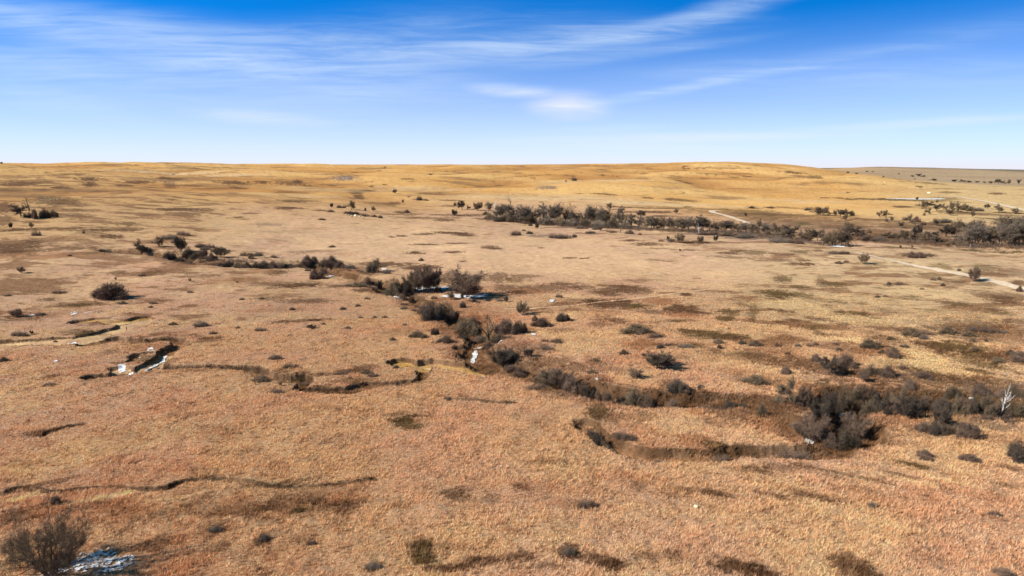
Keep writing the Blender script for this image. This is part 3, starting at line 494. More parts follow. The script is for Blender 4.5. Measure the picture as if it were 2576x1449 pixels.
def ground_colour(x, y, z=None):
    d = np.hypot(x, y)
    if z is None: z = base_h(x, y)
    az = 512 + FOC * x / np.maximum(y, 1.0)
    n60, n18, n5 = fbm(x, y, 60, 3, 201), fbm(x, y, 18, 3, 202), fbm(x, y, 5, 3, 203)
    n400 = fbm(x, y, 380, 3, 204)
    def m3(a): return a[:, None]
    col = TAN * (1 - m3(sstep(-.4, .5, n18 + .5 * n60))) + PINK * m3(sstep(-.4, .5, n18 + .5 * n60))
    zone = {k: np.zeros(x.shape) for k in ('olive', 'pale', 'tanny', 'rusty', 'mat')}
    for k, (_, _, _, _, nm, s) in enumerate(ZONES):
        gx, gy, fx, fy, hw, hl = (q[k] for q in ZF)
        al, ac = (x - gx) * fx + (y - gy) * fy, (x - gx) * fy - (y - gy) * fx
        hl2 = np.where(al > 0, hl * 1.15, hl * 0.85)
        r = np.sqrt((al / hl2) ** 2 + (ac / hw) ** 2)
        zone[nm] = np.maximum(zone[nm], s * (1 - sstep(0.45, 1.25, r + 0.35 * n60)))
    def blend(c, tgt, f): return c + (tgt - c) * m3(np.clip(f, 0, 1))
    col = blend(col, STRAW * np.array([0.97, 0.93, 0.93]), zone['pale'] * 0.75)
    col = blend(col, OLIVE, zone['olive'] * (0.75 + 0.4 * n18))
    col = blend(col, RUST * 1.25, zone['rusty'] * sstep(-.3, .5, n18 * .7 + n5 * .5) * 0.75)
    col = blend(col, RUST * 1.3, 0.32 * sstep(0.0, .6, n18 + .4 * n5) * (1 - zone['pale']))
    col = blend(col, STRAW, 0.35 * sstep(0.05, .6, -n18 + .5 * n60))
    # the far pastures turn gold
    g0 = np.interp(az, [0, 250, 400, 520, 700, 1024], [400, 430, 450, 540, 470, 520])
    gold = sstep(0.75, 1.35, d / g0 + 0.22 * n400)
    gmix = sstep(-.5, .5, fbm(x, y, 170, 3, 210) + 0.3 * n60)
    gc = GOLD * m3(1 - gmix) + GOLD2 * m3(gmix)
    gc = gc * m3(1 - sstep(820, 980, az)) + np.array([0.62, 0.435, 0.205]) * m3(sstep(820, 980, az))
    col = blend(col, gc, gold * 0.95)
    col = blend(col, np.array([0.46, 0.275, 0.125]) * (1 + 0 * d[:, None]), .55 * sstep(330, 120, az) * sstep(240, 360, d) * (1 - sstep(800, 1200, d)))
    # paler on the spurs, darker and rustier down the draws
    wx, wy = x + 60 * gnoise(x / 300, y / 300, 31), y + 60 * gnoise(x / 300, y / 300, 32)
    dr = 1 - np.abs(gnoise(wx / 330, wy / 420, 5)) * 2.0
    dr2 = 1 - np.abs(gnoise(wx / 130, wy / 170, 6)) * 2.0
    hillf = sstep(2, 9, z) * sstep(200, 380, d)
    col = blend(col, np.array([0.42, 0.20, 0.065]) * (1 + 0 * d[:, None]), hillf * 0.75 * sstep(0.45, .98, 0.7 * dr + 0.45 * dr2 + .15 * n60))
    col = blend(col, np.array([0.76, 0.50, 0.20]) * (1 + 0 * d[:, None]), hillf * 0.55 * sstep(0.35, -.2, dr + .2 * n60) * (0.4 + 0.6 * gold))
    col = blend(col, np.array([0.13, 0.075, 0.035]) * (1 + 0 * d[:, None]), sstep(3, 9, z) * sstep(330, 500, d) * (1 - sstep(1700, 2000, d)) * sstep(0.93, 0.975, np.maximum(dr, dr2 - .01)) * sstep(-.05, .35, fbm(x, y, 40, 2, 215)) * .9)
    cb = creek_near(x, y)
    col = blend(col, np.array([0.24, 0.14, 0.08]) * (1 + 0 * d[:, None]), cb * sstep(-.5, .2, n5 + .5 * n18) * 0.9)
    # ground-hugging weeds in short dark mats, thicker on the left slope and along the creek
    mats = fbm(x / 1.7, y, 15, 5, 220, 0.66)
    dens = 0.35 + 0.75 * sstep(400, 150, az) * sstep(110, 160, d) + 0.5 * zone['olive'] + 0.4 * zone['rusty'] + 0.9 * zone['mat'] - 0.9 * zone['pale'] - 0.25 * gold
    mm = sstep(0.26, 0.55, mats + 0.26 * (dens - 0.5)) * np.clip(dens, 0, 1)
    col = blend(col, blend(col * 0, DBROWN, np.ones(x.shape)) * 1.5, mm * 0.8)
    mats2 = fbm(x / 2.2, y * 0.8, 60, 4, 230, 0.62)
    col = blend(col, np.array([0.26, 0.15, 0.07]), gold * sstep(0.22, 0.5, mats2 + 0.1 * sstep(500, 200, az)) * 0.75)
    # named patches
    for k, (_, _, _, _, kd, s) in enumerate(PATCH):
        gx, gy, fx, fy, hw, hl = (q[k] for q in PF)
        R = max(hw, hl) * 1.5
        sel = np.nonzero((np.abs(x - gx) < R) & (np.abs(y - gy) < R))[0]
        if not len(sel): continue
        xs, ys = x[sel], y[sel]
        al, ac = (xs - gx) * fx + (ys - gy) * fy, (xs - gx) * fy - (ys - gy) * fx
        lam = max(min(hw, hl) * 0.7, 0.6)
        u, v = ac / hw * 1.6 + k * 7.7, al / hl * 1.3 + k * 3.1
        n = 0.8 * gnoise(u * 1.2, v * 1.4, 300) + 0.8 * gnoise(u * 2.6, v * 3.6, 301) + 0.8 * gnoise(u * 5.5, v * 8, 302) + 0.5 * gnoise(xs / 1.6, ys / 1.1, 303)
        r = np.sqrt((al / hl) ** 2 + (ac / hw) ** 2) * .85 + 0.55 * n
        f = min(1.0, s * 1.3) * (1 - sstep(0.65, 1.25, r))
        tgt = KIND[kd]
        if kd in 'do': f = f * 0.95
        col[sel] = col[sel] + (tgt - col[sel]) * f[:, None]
    # beyond the last ridge the country is duller and darker with brush
    far = sstep(1500, 1900, d)
    col = blend(col, FARG * (1 + 0.25 * np.clip(fbm(x, y, 500, 3, 240), -1, 1))[:, None], far * sstep(780, 880, az) * 0.85)
    col = blend(col, np.array([0.15, 0.14, 0.10]), sstep(4200, 4800, d) * 0.8)
    streak = fbm(x / 8, y / 2.6, 1, 3, 251) * sstep(130, 230, d) * (1.0 - .5 * zone['pale']) + .8 * fbm(x / 26, y / 9, 1, 3, 252) * sstep(260, 480, d)
    col = blend(col, np.array([0.20, 0.115, 0.055]) * (1 + 0 * d[:, None]), np.clip(.75 * sstep(.18, .55, streak) * (1 - .6 * gold), 0, 1))
    fine = 1 + 0.14 * streak * (1 - .5 * gold) + 0.10 * n5 + 0.08 * gnoise(x / 1.3, y / 1.3, 250)
    return np.clip(col * m3(fine), 0.01, 0.9), zone


# ------------------------------------------------------------------ mesh helpers
MATS = {}
C = scene.collection


def new_mesh(name, verts, faces_flat, nper, mats=(), smooth=False, mat_idx=None, colours=None):
    me = bpy.data.meshes.new(name)
    nv, nf = len(verts), len(faces_flat) // nper
    me.vertices.add(nv); me.vertices.foreach_set('co', np.asarray(verts, np.float32).ravel())
    me.loops.add(nf * nper); me.loops.foreach_set('vertex_index', np.asarray(faces_flat, np.int32).ravel())
    me.polygons.add(nf)
    me.polygons.foreach_set('loop_start', np.arange(0, nf * nper, nper, dtype=np.int32))
    me.polygons.foreach_set('loop_total', np.full(nf, nper, np.int32))
    if mat_idx is not None: me.polygons.foreach_set('material_index', np.asarray(mat_idx, np.int32))
    me.polygons.foreach_set('use_smooth', np.full(nf, smooth, bool))
    for m in mats: me.materials.append(m)
    if colours is not None:
        at = me.color_attributes.new('growth', 'FLOAT_COLOR', 'POINT')
        c4 = np.ones((nv, 4), np.float32); c4[:, :3] = colours
        at.data.foreach_set('color', c4.ravel())
    me.update(calc_edges=True)
    return me


def link(name, data, parent=None, loc=None, kind=None, label=None, cat=None, group=None):
    o = bpy.data.objects.new(name, data)
    C.objects.link(o)
    if parent is not None: o.parent = parent
    if loc is not None: o.location = loc
    if kind: o['kind'] = kind
    if label: o['label'] = label
    if cat: o['category'] = cat
    if group: o['group'] = group
    return o


def mat(name, build):
    m = bpy.data.materials.new(name); m.use_nodes = True
    t = NT(m.node_tree)
    bsdf = t.n('ShaderNodeBsdfPrincipled')
    o = t.n('ShaderNodeOutputMaterial')
    t.t.links.new(bsdf.outputs[0], o.inputs[0])
    build(t, bsdf)
    MATS[name] = m
    return m


def setp(b, t, **kw):
    for k, v in kw.items():
        i = {'base': 'Base Color', 'rough': 'Roughness', 'spec': 'Specular IOR Level', 'normal': 'Normal'}[k]
        if isinstance(v, bpy.types.NodeSocket): t.t.links.new(v, b.inputs[i])
        else: b.inputs[i].default_value = v


def b_ground(t, b):
    pos = t.n('ShaderNodeNewGeometry').outputs['Position']
    a = t.n('ShaderNodeAttribute', attribute_name='growth').outputs['Color']
    n1 = t.noise(pos, 2.6, 5, 0.65)
    n2 = t.noise(pos, 0.35, 4, 0.6)
    v = t.math('ADD', t.math('MULTIPLY', n1, 1.1), t.math('MULTIPLY', n2, 0.5))
    v = t.math('ADD', v, 0.2)
    col = t.mix(1.0, a, t.n('ShaderNodeCombineColor', inp={0: v, 1: v, 2: v}).outputs[0], 'MULTIPLY')
    bump = t.n('ShaderNodeBump', inp={'Strength': 0.5, 'Distance': 0.25, 'Height': n1})
    setp(b, t, base=col, rough=1.0, spec=0.05, normal=bump.outputs[0])


def b_grass(t, b):
    a = t.n('ShaderNodeAttribute', attribute_name='growth').outputs['Color']
    setp(b, t, base=a, rough=0.85, spec=0.12)
    tr = t.n('ShaderNodeBsdfTranslucent', inp={0: a})
    mx = t.n('ShaderNodeMixShader', inp={0: 0.22, 1: b.outputs[0], 2: tr.outputs[0]})
    o = [n for n in t.t.nodes if n.type == 'OUTPUT_MATERIAL'][0]
    t.t.links.new(mx.outputs[0], o.inputs[0])


def b_wood(c0, c1, scale=3.0):
    def f(t, b):
        pos = t.n('ShaderNodeTexCoord').outputs['Object']
        n = t.noise(pos, scale, 4, 0.6)
        rnd = t.n('ShaderNodeObjectInfo').outputs['Random']
        k = t.math('ADD', t.math('MULTIPLY', n, 0.8), t.math('MULTIPLY', rnd, 0.4))
        col = t.ramp(k, [(0.25, c0), (0.8, c1)])
        setp(b, t, base=col, rough=0.9, spec=0.15)
    return f


mat('prairie', b_ground)
mat('dry_grass', b_grass)
mat('dark_bark', b_wood((0.05, 0.039, 0.028), (0.16, 0.12, 0.08)))
mat('brown_twig', b_wood((0.105, 0.078, 0.05), (0.24, 0.175, 0.11)))
mat('dark_twig', b_wood((0.055, 0.043, 0.034), (0.13, 0.10, 0.075)))
mat('grey_twig', b_wood((0.10, 0.082, 0.062), (0.23, 0.185, 0.14)))
mat('plum_twig', b_wood((0.12, 0.08, 0.058), (0.25, 0.17, 0.12)))
mat('dead_wood', b_wood((0.22, 0.185, 0.15), (0.5, 0.43, 0.36)))
mat('white_wood', b_wood((0.6, 0.56, 0.5), (0.85, 0.8, 0.74)))


def b_rock(c0, c1):
    def f(t, b):
        pos = t.n('ShaderNodeTexCoord').outputs['Object']
        n = t.noise(pos, 2.5, 6, 0.65)
        col = t.ramp(n, [(0.3, c0), (0.7, c1)])
        bump = t.n('ShaderNodeBump', inp={'Strength': 0.6, 'Distance': 0.08, 'Height': n})
        setp(b, t, base=col, rough=0.9, spec=0.2, normal=bump.outputs[0])
    return f


mat('limestone', b_rock((0.42, 0.33, 0.2), (0.75, 0.66, 0.48)))
mat('yellow_stone', b_rock((0.75, 0.68, 0.42), (0.85, 0.8, 0.58)))


def b_snow(t, b):
    pos = t.n('ShaderNodeNewGeometry').outputs['Position']
    n = t.noise(pos, 3.0, 5, 0.7)
    col = t.ramp(n, [(0.3, (0.72, 0.72, 0.72)), (0.6, (0.9, 0.9, 0.9))])
    bump = t.n('ShaderNodeBump', inp={'Strength': 0.4, 'Distance': 0.1, 'Height': n})
    setp(b, t, base=col, rough=0.7, spec=0.3, normal=bump.outputs[0])


def b_ice(t, b):
    pos = t.n('ShaderNodeNewGeometry').outputs['Position']
    n = t.noise(pos, 0.6, 5, 0.6)
    col = t.ramp(n, [(0.35, (0.52, 0.52, 0.50)), (0.6, (0.84, 0.84, 0.82))])
    setp(b, t, base=col, rough=0.65, spec=0.35)


def b_track(t, b):
    pos = t.n('ShaderNodeNewGeometry').outputs['Position']
    n = t.noise(pos, 0.8, 5, 0.65)
    col = t.ramp(n, [(0.3, (0.56, 0.42, 0.28)), (0.7, (0.82, 0.68, 0.5))])
    setp(b, t, base=col, rough=1.0, spec=0.05)


def b_soil(t, b):
    pos = t.n('ShaderNodeNewGeometry').outputs['Position']
    n = t.noise(pos, 1.6, 5, 0.65)
    col = t.ramp(n, [(0.3, (0.45, 0.27, 0.10)), (0.55, (0.70, 0.48, 0.22)), (0.8, (0.82, 0.66, 0.42))])
    setp(b, t, base=col, rough=1.0, spec=0.05)


mat('worn_earth', b_rock((0.55, 0.36, 0.2), (0.68, 0.47, 0.29)))
mat('snow', b_snow); mat('ice', b_ice); mat('track', b_track); mat('clay', b_soil)

# ------------------------------------------------------------------ the ground sheet
az_in = np.linspace(-48, 48, 1151)
az_out = np.linspace(48, 312, 90)[1:-1]
AZ = np.radians(np.concatenate([az_in, az_out]))
R = np.concatenate([[1.0, 4, 9, 15, 21, 27, 33], np.exp(np.linspace(math.log(38), math.log(75), 200))[:-1], np.exp(np.linspace(math.log(75), math.log(260), 820))[:-1], np.exp(np.linspace(math.log(260), math.log(700), 290)), np.exp(np.linspace(math.log(700), math.log(38000), 330))[1:]])
na, nr = len(AZ), len(R)
RX = (R[:, None] * np.sin(AZ)[None, :]).ravel()
RY = (R[:, None] * np.cos(AZ)[None, :]).ravel()
zb = base_h(RX, RY) + detail_h(RX, RY)
RZ, bankm, floorm, ton = carve(RX, RY, zb)
col, _z = ground_colour(RX, RY, zb)
# dead litter between the near tufts, darkened with shade put into its colour
litter_shade = (sstep(260, 160, np.hypot(RX, RY)) * .55)[:, None]
col = col + (col * np.array([.55, .50, .46]) - col) * litter_shade
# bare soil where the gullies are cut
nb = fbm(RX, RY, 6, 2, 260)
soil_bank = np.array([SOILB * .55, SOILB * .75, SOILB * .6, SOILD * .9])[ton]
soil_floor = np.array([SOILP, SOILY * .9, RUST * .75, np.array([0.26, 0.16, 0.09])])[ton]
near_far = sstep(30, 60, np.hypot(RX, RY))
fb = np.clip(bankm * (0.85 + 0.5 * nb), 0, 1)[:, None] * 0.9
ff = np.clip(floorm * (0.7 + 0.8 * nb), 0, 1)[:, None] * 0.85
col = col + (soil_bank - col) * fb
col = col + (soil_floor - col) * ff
V = np.column_stack([RX, RY, RZ])
V = np.vstack([V, [0, 0, V[:na, 2].mean()]])
col = np.vstack([col, col[0]])
i, j = np.meshgrid(np.arange(nr - 1), np.arange(na), indexing='ij')
j2 = (j + 1) % na
q = np.stack([i * na + j, i * na + j2, (i + 1) * na + j2, (i + 1) * na + j], -1).reshape(-1, 4)
q = q[:, ::-1]
fan = np.column_stack([np.full(na, nr * na), (np.arange(na) + 1) % na, np.arange(na), np.arange(na)])
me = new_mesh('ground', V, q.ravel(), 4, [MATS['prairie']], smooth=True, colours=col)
link('ground', me, kind='structure', label='dry winter prairie ground of tan and brown grassland with shallow gullies')

# ------------------------------------------------------------------ grass tufts on the nearer ground
rng = np.random.default_rng(7)


def sheet_z(x, y):
    """height of the ground mesh itself (bilinear in its own grid)"""
    d = np.hypot(x, y); a = np.clip(np.degrees(np.arctan2(x, y)), -47.9, 47.9)
    ii = np.clip(np.interp(d, R, np.arange(nr)), 0, nr - 1.001)
    jj = np.clip((a + 48) / (96 / 1150), 0, 1149.999)
    i0, j0 = ii.astype(int), jj.astype(int)
    fi, fj = ii - i0, jj - j0
    Z = RZ.reshape(nr, na)
    return (Z[i0, j0] * (1 - fj) + Z[i0, j0 + 1] * fj) * (1 - fi) + (Z[i0 + 1, j0] * (1 - fj) + Z[i0 + 1, j0 + 1] * fj) * fi


def scatter(d0, d1, n):
    # even per square metre inside a fan wider than the view
    a = np.radians(rng.uniform(-50, 50, n))
    d = np.sqrt(rng.uniform(d0 * d0, d1 * d1, n))
    return d * np.sin(a), d * np.cos(a)


SNOWS = [  # snow lying in shade: x, y, w, h in the picture, cover
    (92, 561, 56, 26, .5), (120, 562, 44, 16, .4), (60, 571, 96, 8, .4), (112, 570, 66, 10, .36), (122, 365.5, 10, 9, .6), (128, 371, 14, 5, .7), (150.5, 349.5, 8, 5, .6),
    (71.5, 341.8, 15, 3.2, .6), (55.5, 361.3, 5, 2, .6), (32, 315, 9, 1.6, .55), (74, 313.5, 12, 4, .35), (88, 313, 10, 3, .3), (138, 357.5, 10, 4, .35),
]
snx, sny, sfx, sfy, shw, shl = frames([(a, b, c, d, 'x', e) for a, b, c, d, e in SNOWS])


def snow_cover(x, y):
    m = np.zeros(x.shape)
    for k in range(4):
        al, ac = (x - snx[k]) * sfx[k] + (y - sny[k]) * sfy[k], (x - snx[k]) * sfy[k] - (y - sny[k]) * sfx[k]
        m = np.maximum(m, 1 - sstep(.5, 1.1, np.sqrt((al / shl[k]) ** 2 + (ac / shw[k]) ** 2)))
    return m


ICE = [  # frozen water: x, y, w, h
    (388.5, 289.5, 7, 4), (396, 292, 6, 4), (421, 288.5, 24, 2.6), (438, 288.5, 20, 2.8), (454, 296, 22, 3), (473, 296.5, 30, 3.6), (474.5, 347, 6, 5), (472.5, 351.5, 5, 4), (478, 341.5, 8, 2.5), (331, 274.5, 7, 3.4), (384, 269.5, 6, 1.3),
    (842, 398, 6, 7), (847, 411.5, 6, 5), (852, 397, 4, 3), (810, 431.5, 11, 4), (935, 430, 14, 2.6), (939, 403.5, 6, 1.8), (971, 398, 5, 1.6), (870, 392, 3, 2), (838, 246.4, 16, 1.4), (544, 377, 5, 2), (551, 371, 3, 1.6), (554, 374.6, 9, 1.4),
    (552, 301, 5, 2.4), (515, 333, 4, 2), (534, 334.5, 5, 2), (433, 317.5, 6, 1.6), (460, 324, 4, 1.4), (762.5, 406, 3, 2.4), (580, 383, 4, 1.6), (597, 378.5, 3, 2), (484, 377, 3, 1.2), (500, 340, 4, 2),
    (972, 429, 8, 1.2), (660, 365.5, 5, 1), (804, 400, 3, 2), (831.5, 400, 6, 1.6),
]
ifr = frames([(a, b, c * 1.25, d * 1.35, 'x', 1) for a, b, c, d in ICE])


def ice_mask(x, y):
    m = np.zeros(x.shape)
    for k in range(len(ICE)):
        g = [q[k] for q in ifr]
        al, ac = (x - g[0]) * g[2] + (y - g[1]) * g[3], (x - g[0]) * g[3] - (y - g[1]) * g[2]
        m = np.maximum(m, 1 - sstep(.8, 1.3, np.sqrt((al / g[5]) ** 2 + (ac / g[4]) ** 2)))
        m = np.maximum(m, .8 * (1 - sstep(.8, 1.3, np.sqrt(((al + 1.6) / (g[5] + 1.0)) ** 2 + (ac / g[4]) ** 2))))
    return m


gx, gy, gs = [], [], []
for d0, d1, n, s in ((36, 75, 120000, .8), (75, 110, 150000, .82), (110, 160, 170000, .88), (160, 275, 210000, .92)):
    x_, y_ = scatter(d0, d1, n)
    keep = (np.abs(x_) < 0.95 * y_ + 22) & (rng.random(n) < sstep(275, 170, np.hypot(x_, y_) + 25 * fbm(x_, y_, 50, 2, 420)))
    gx.append(x_[keep]); gy.append(y_[keep]); gs.append(np.full(keep.sum(), s))
gx, gy, gs = map(np.concatenate, (gx, gy, gs))
clump = fbm(gx, gy, 2.2, 3, 400)
icy = ice_mask(gx, gy)
zb_ = base_h(gx, gy)
_, bk, fl, _t = carve(gx, gy, zb_ * 0)
keep = (rng.random(len(gx)) < 0.45 + 0.8 * sstep(-.45, .35, clump)) & ((fl * np.array([1, 1, 0, .2])[_t] < 0.5) | (rng.random(len(gx)) < .08)) & ((bk < .4) | (rng.random(len(gx)) < .45)) & (rng.random(len(gx)) > 0.72 * snow_cover(gx, gy)) & (rng.random(len(gx)) > .85 * icy)
gully = np.maximum(bk, fl * .8)[keep] * np.array([.8, .6, .75, 1.0])[_t[keep]]
gx, gy, gs, clump = gx[keep], gy[keep], gs[keep], clump[keep]
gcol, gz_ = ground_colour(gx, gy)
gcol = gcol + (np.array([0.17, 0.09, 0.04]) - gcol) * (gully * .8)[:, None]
gd = np.hypot(gx, gy)
N = len(gx)
gz = sheet_z(gx, gy) - 0.03
lum = gcol.mean(1)
cbg = creek_near(gx, gy)
tall = 0.30 + 0.16 * sstep(0.24, 0.12, lum) + 0.16 * fbm(gx, gy, 9, 2, 410) + 0.10 * rng.standard_normal(N)
tall = tall + 0.22 * sstep(.15, .5, fbm(gx, gy, 5, 3, 411)) + .35 * cbg
tall = np.clip(tall, 0.13, 1.0) * gs * np.interp(gd, [50, 150, 270], [1.0, 0.75, 0.35])
kindr = np.clip(rng.random(N) * .8 + .1 - .12 * sstep(130, 240, gd) + .42 * fbm(gx, gy, 2.6, 3, 412), 0, 1)
tint = np.where(kindr[:, None] < 0.40, gcol * np.array([1.04, 0.97, 0.9]),
       np.where(kindr[:, None] < 0.62, gcol * 1.0 * 0.55 + np.array([0.55, 0.365, 0.235]) * 0.45 * np.minimum(1, (lum / 0.32) ** 1.5)[:, None],
       np.where(kindr[:, None] < 0.82, gcol * np.array([0.9, 0.8, 0.72]), gcol * np.array([0.42, 0.35, 0.31]))))
tint = tint * rng.uniform(0.85, 1.2, (N, 1)) * np.interp(gd, [100, 260], [1.62, 1.46])[:, None] * np.array([.99, .975, .93])
NB = 6
bang = rng.uniform(0, 2 * np.pi, (N, NB))
lean = rng.uniform(0.1, 0.75, (N, NB))
hh = tall[:, None] * rng.uniform(0.6, 1.15, (N, NB))
br = rng.uniform(0.0, 0.16, (N, NB)) * gs[:, None]
bx = gx[:, None] + np.cos(bang) * br; by = gy[:, None] + np.sin(bang) * br
tx = bx + np.cos(bang) * lean * hh + 0.12 * hh; ty = by + np.sin(bang) * lean * hh
wv = rng.uniform(0.022, 0.05, (N, NB)) * gs[:, None] * np.interp(gd, [50, 110, 275], [0.7, 1.05, 1.45])[:, None]
wa = bang + np.pi / 2 + rng.uniform(-.6, .6, (N, NB))
ox, oy = np.cos(wa) * wv, np.sin(wa) * wv
zb3 = np.broadcast_to(gz[:, None], (N, NB))
GV = np.empty((N, NB, 3, 3), np.float32)
GV[:, :, 0] = np.stack([bx - ox, by - oy, zb3], -1)
GV[:, :, 1] = np.stack([bx + ox, by + oy, zb3], -1)
GV[:, :, 2] = np.stack([tx, ty, zb3 + hh], -1)
GC = np.repeat(tint[:, None, :], NB * 3, 1).reshape(-1, 3)
gm = new_mesh('grass', GV.reshape(-1, 3), np.arange(N * NB * 3), 3, [MATS['dry_grass']], colours=np.clip(GC, 0.01, 0.9))
link('grass', gm, kind='stuff', label='dry tan and rust bunchgrass covering the near slope')
del GV, GC

# twiggy undergrowth along the creek, in the ravine and at the foot of the tree rows
UG = [  # traced lines, half width m, clumps per metre, height m
    (GW[9][0], 3.6, 6.0, 1.0), (GW[11][0], 1.8, 6.0, .6), (GW[6][0], 1.0, 2.0, .35), (GW[6][0], 1.0, 2.0, .35),
]
for pts, hw_, dn_, ht_ in (([(488, 220), (520, 222.5), (552, 225), (585, 227), (618, 228.5), (645, 230)], 7, 9, 2.6), ([(645, 230), (680, 231.5), (720, 232.5), (750, 235), (780, 239), (810, 243), (845, 246.5)], 6, 10, 2.4),
                           ([(955, 246.5), (985, 247), (1024, 248), (1060, 249)], 9, 10, 3.0), ([(850, 386), (900, 391), (950, 394), (1000, 397), (1050, 398)], 6, 12, 1.3), ([(780, 405), (815, 398), (850, 392), (890, 398), (930, 399), (980, 402), (1050, 404)], 6, 9, 1.0), ([(800, 430), (830, 432), (860, 424), (880, 410)], 4, 9, 1.0),
                           ([(880, 243), (920, 241.5), (955, 240)], 6, 8, 1.8), ([(385, 293), (410, 294.5), (440, 291)], 2.5, 6, .9), ([(150, 251.5), (165, 254.5), (190, 257), (220, 261.5), (250, 263.5), (285, 265), (318, 263)], 4.5, 14, 1.5), ([(196, 247), (215, 250), (240, 255), (262, 257), (280, 258)], 2.5, 8, .9), ([(328, 266), (345, 268), (362, 271.5), (382, 273)], 3, 9, 1.2), ([(420, 304), (435, 313), (450, 314), (458, 320)], 4, 9, 1.1), ([(490, 334), (510, 336), (520, 345), (540, 356)], 4, 7, .9), ([(925, 432), (950, 435), (975, 437)], 2, 6, .8), ([(820, 374), (850, 374), (890, 376)], 3, 5, .8)):
    q = densify(pts, 4); ux_, uy_ = ground_at(q[:, 0], q[:, 1])
    UG.append((np.column_stack([ux_, uy_]), hw_, dn_, ht_))
ux, uy, uh = [], [], []
for line, hw_, dn_, ht_ in UG:
    L_ = np.hypot(*np.diff(line, axis=0).T); tot_ = L_.sum(); n_ = int(min(tot_ * dn_, 9000))
    t_ = rng.uniform(0, tot_, n_); cum = np.concatenate([[0], np.cumsum(L_)])
    X = np.interp(t_, cum, line[:, 0]) + rng.normal(0, hw_ * .6, n_); Y = np.interp(t_, cum, line[:, 1]) + rng.normal(0, hw_ * .6, n_)
    kp = (rng.random(n_) < sstep(-.45, .25, fbm(X, Y, 9, 2, 431))) & (ice_mask(X, Y) < .4)
    ux.append(X[kp]); uy.append(Y[kp]); uh.append(np.full(kp.sum(), ht_))
ux, uy, uh = map(np.concatenate, (ux, uy, uh))
M_ = len(ux); NT_ = 16
uz = sheet_z(ux, uy)
far_w = np.interp(np.hypot(ux, uy), [100, 450], [.016, .06])
hgt = uh * rng.uniform(.4, 1.2, M_)
P0 = np.stack([np.repeat(ux, NT_), np.repeat(uy, NT_), np.repeat(uz, NT_)], 1) + np.column_stack([rng.normal(0, .28, (M_ * NT_, 2)) * np.repeat(uh, NT_)[:, None], rng.uniform(0, .35, M_ * NT_) * np.repeat(hgt, NT_)])
Dv = rng.normal(0, .55, (M_ * NT_, 3)); Dv[:, 2] = 1
tone = rng.random(M_)
uc = np.where(tone[:, None] < .35, np.array([.17, .12, .105]), np.where(tone[:, None] < .65, np.array([.20, .15, .10]), np.where(tone[:, None] < .85, np.array([.26, .16, .09]), np.array([.10, .075, .055])))) * rng.uniform(.8, 1.2, (M_, 1))
Dn = Dv / np.linalg.norm(Dv, axis=1, keepdims=True)
Lt = np.repeat(hgt, NT_) * rng.uniform(.35, .8, M_ * NT_)
Sd = np.cross(Dn, rng.normal(0, 1, Dn.shape)); Sd /= np.linalg.norm(Sd, axis=1, keepdims=True)
Sd *= np.repeat(far_w, NT_)[:, None]
UV_ = np.stack([P0 - Sd, P0 + Sd, P0 + Dn * Lt[:, None]], 1)
um = new_mesh('undergrowth', UV_.reshape(-1, 3), np.arange(M_ * NT_ * 3), 3, [MATS['dry_grass']], colours=np.repeat(np.repeat(uc, NT_, 0), 3, 0))
link('undergrowth', um, kind='stuff', label='leafless twiggy undergrowth lining the creek, the ravine and the tree rows')

# ------------------------------------------------------------------ snow, ice, tracks and clay laid on the ground
def sheet_patch(name, k_or_frame, cover, material, lift, cell, seed, lam=0.7, **props):
    gx0, gy0, fx, fy, hw, hl = k_or_frame
    nu, nv = int(max(26, min(300, 2.4 * hw / cell))), int(max(26, min(300, 2.4 * hl / cell)))
    lam = min(lam, max(hw, hl) * .5)
    u, v = np.meshgrid(np.linspace(-1.2, 1.2, nu), np.linspace(-1.2, 1.2, nv))
    X = gx0 + fy * u * hw + fx * v * hl; Y = gy0 - fx * u * hw + fy * v * hl
    n = fbm(X, Y, lam, 4, seed, 0.6)
    m = cover * 1.15 - 0.45 + n * 0.9 - 0.9 * (sstep(0.45, 1.15, np.sqrt(u * u + v * v)))
    Z = sheet_z(X.ravel(), Y.ravel()).reshape(X.shape) + lift + 0.02 * gnoise(X * 3, Y * 3, seed)
    vid = np.arange(nu * nv).reshape(nv, nu)
    ok = (m[:-1, :-1] + m[1:, 1:] + m[:-1, 1:] + m[1:, :-1]) > 0
    qd = np.stack([vid[:-1, :-1], vid[:-1, 1:], vid[1:, 1:], vid[1:, :-1]], -1)[ok]
    if not len(qd): return None
    used, inv = np.unique(qd.ravel(), return_inverse=True)
    VV = np.column_stack([X.ravel(), Y.ravel(), Z.ravel()])[used]
    me = new_mesh(name, VV, inv, 4, [MATS[material]], smooth=True)
    return link(name, me, **props)


for k, s in enumerate(SNOWS):
    big = k < 4
    sheet_patch('snow', (snx[k], sny[k], sfx[k], sfy[k], shw[k], shl[k]), s[4], 'snow', 0.07 if big else 0.08, 0.05 if big else 0.12, 500 + k, 0.42 if big else 0.8, kind='stuff', label='thin crusted snow lying among the grass in the shade')

for k in range(len(ICE)):
    sheet_patch('ice', tuple(q[k] for q in ifr), 0.72, 'snow' if k % 3 == 1 else 'ice', 0.14, 0.16, 600 + k, 1.6, kind='structure', label='ice on the creek bed showing through the brush')


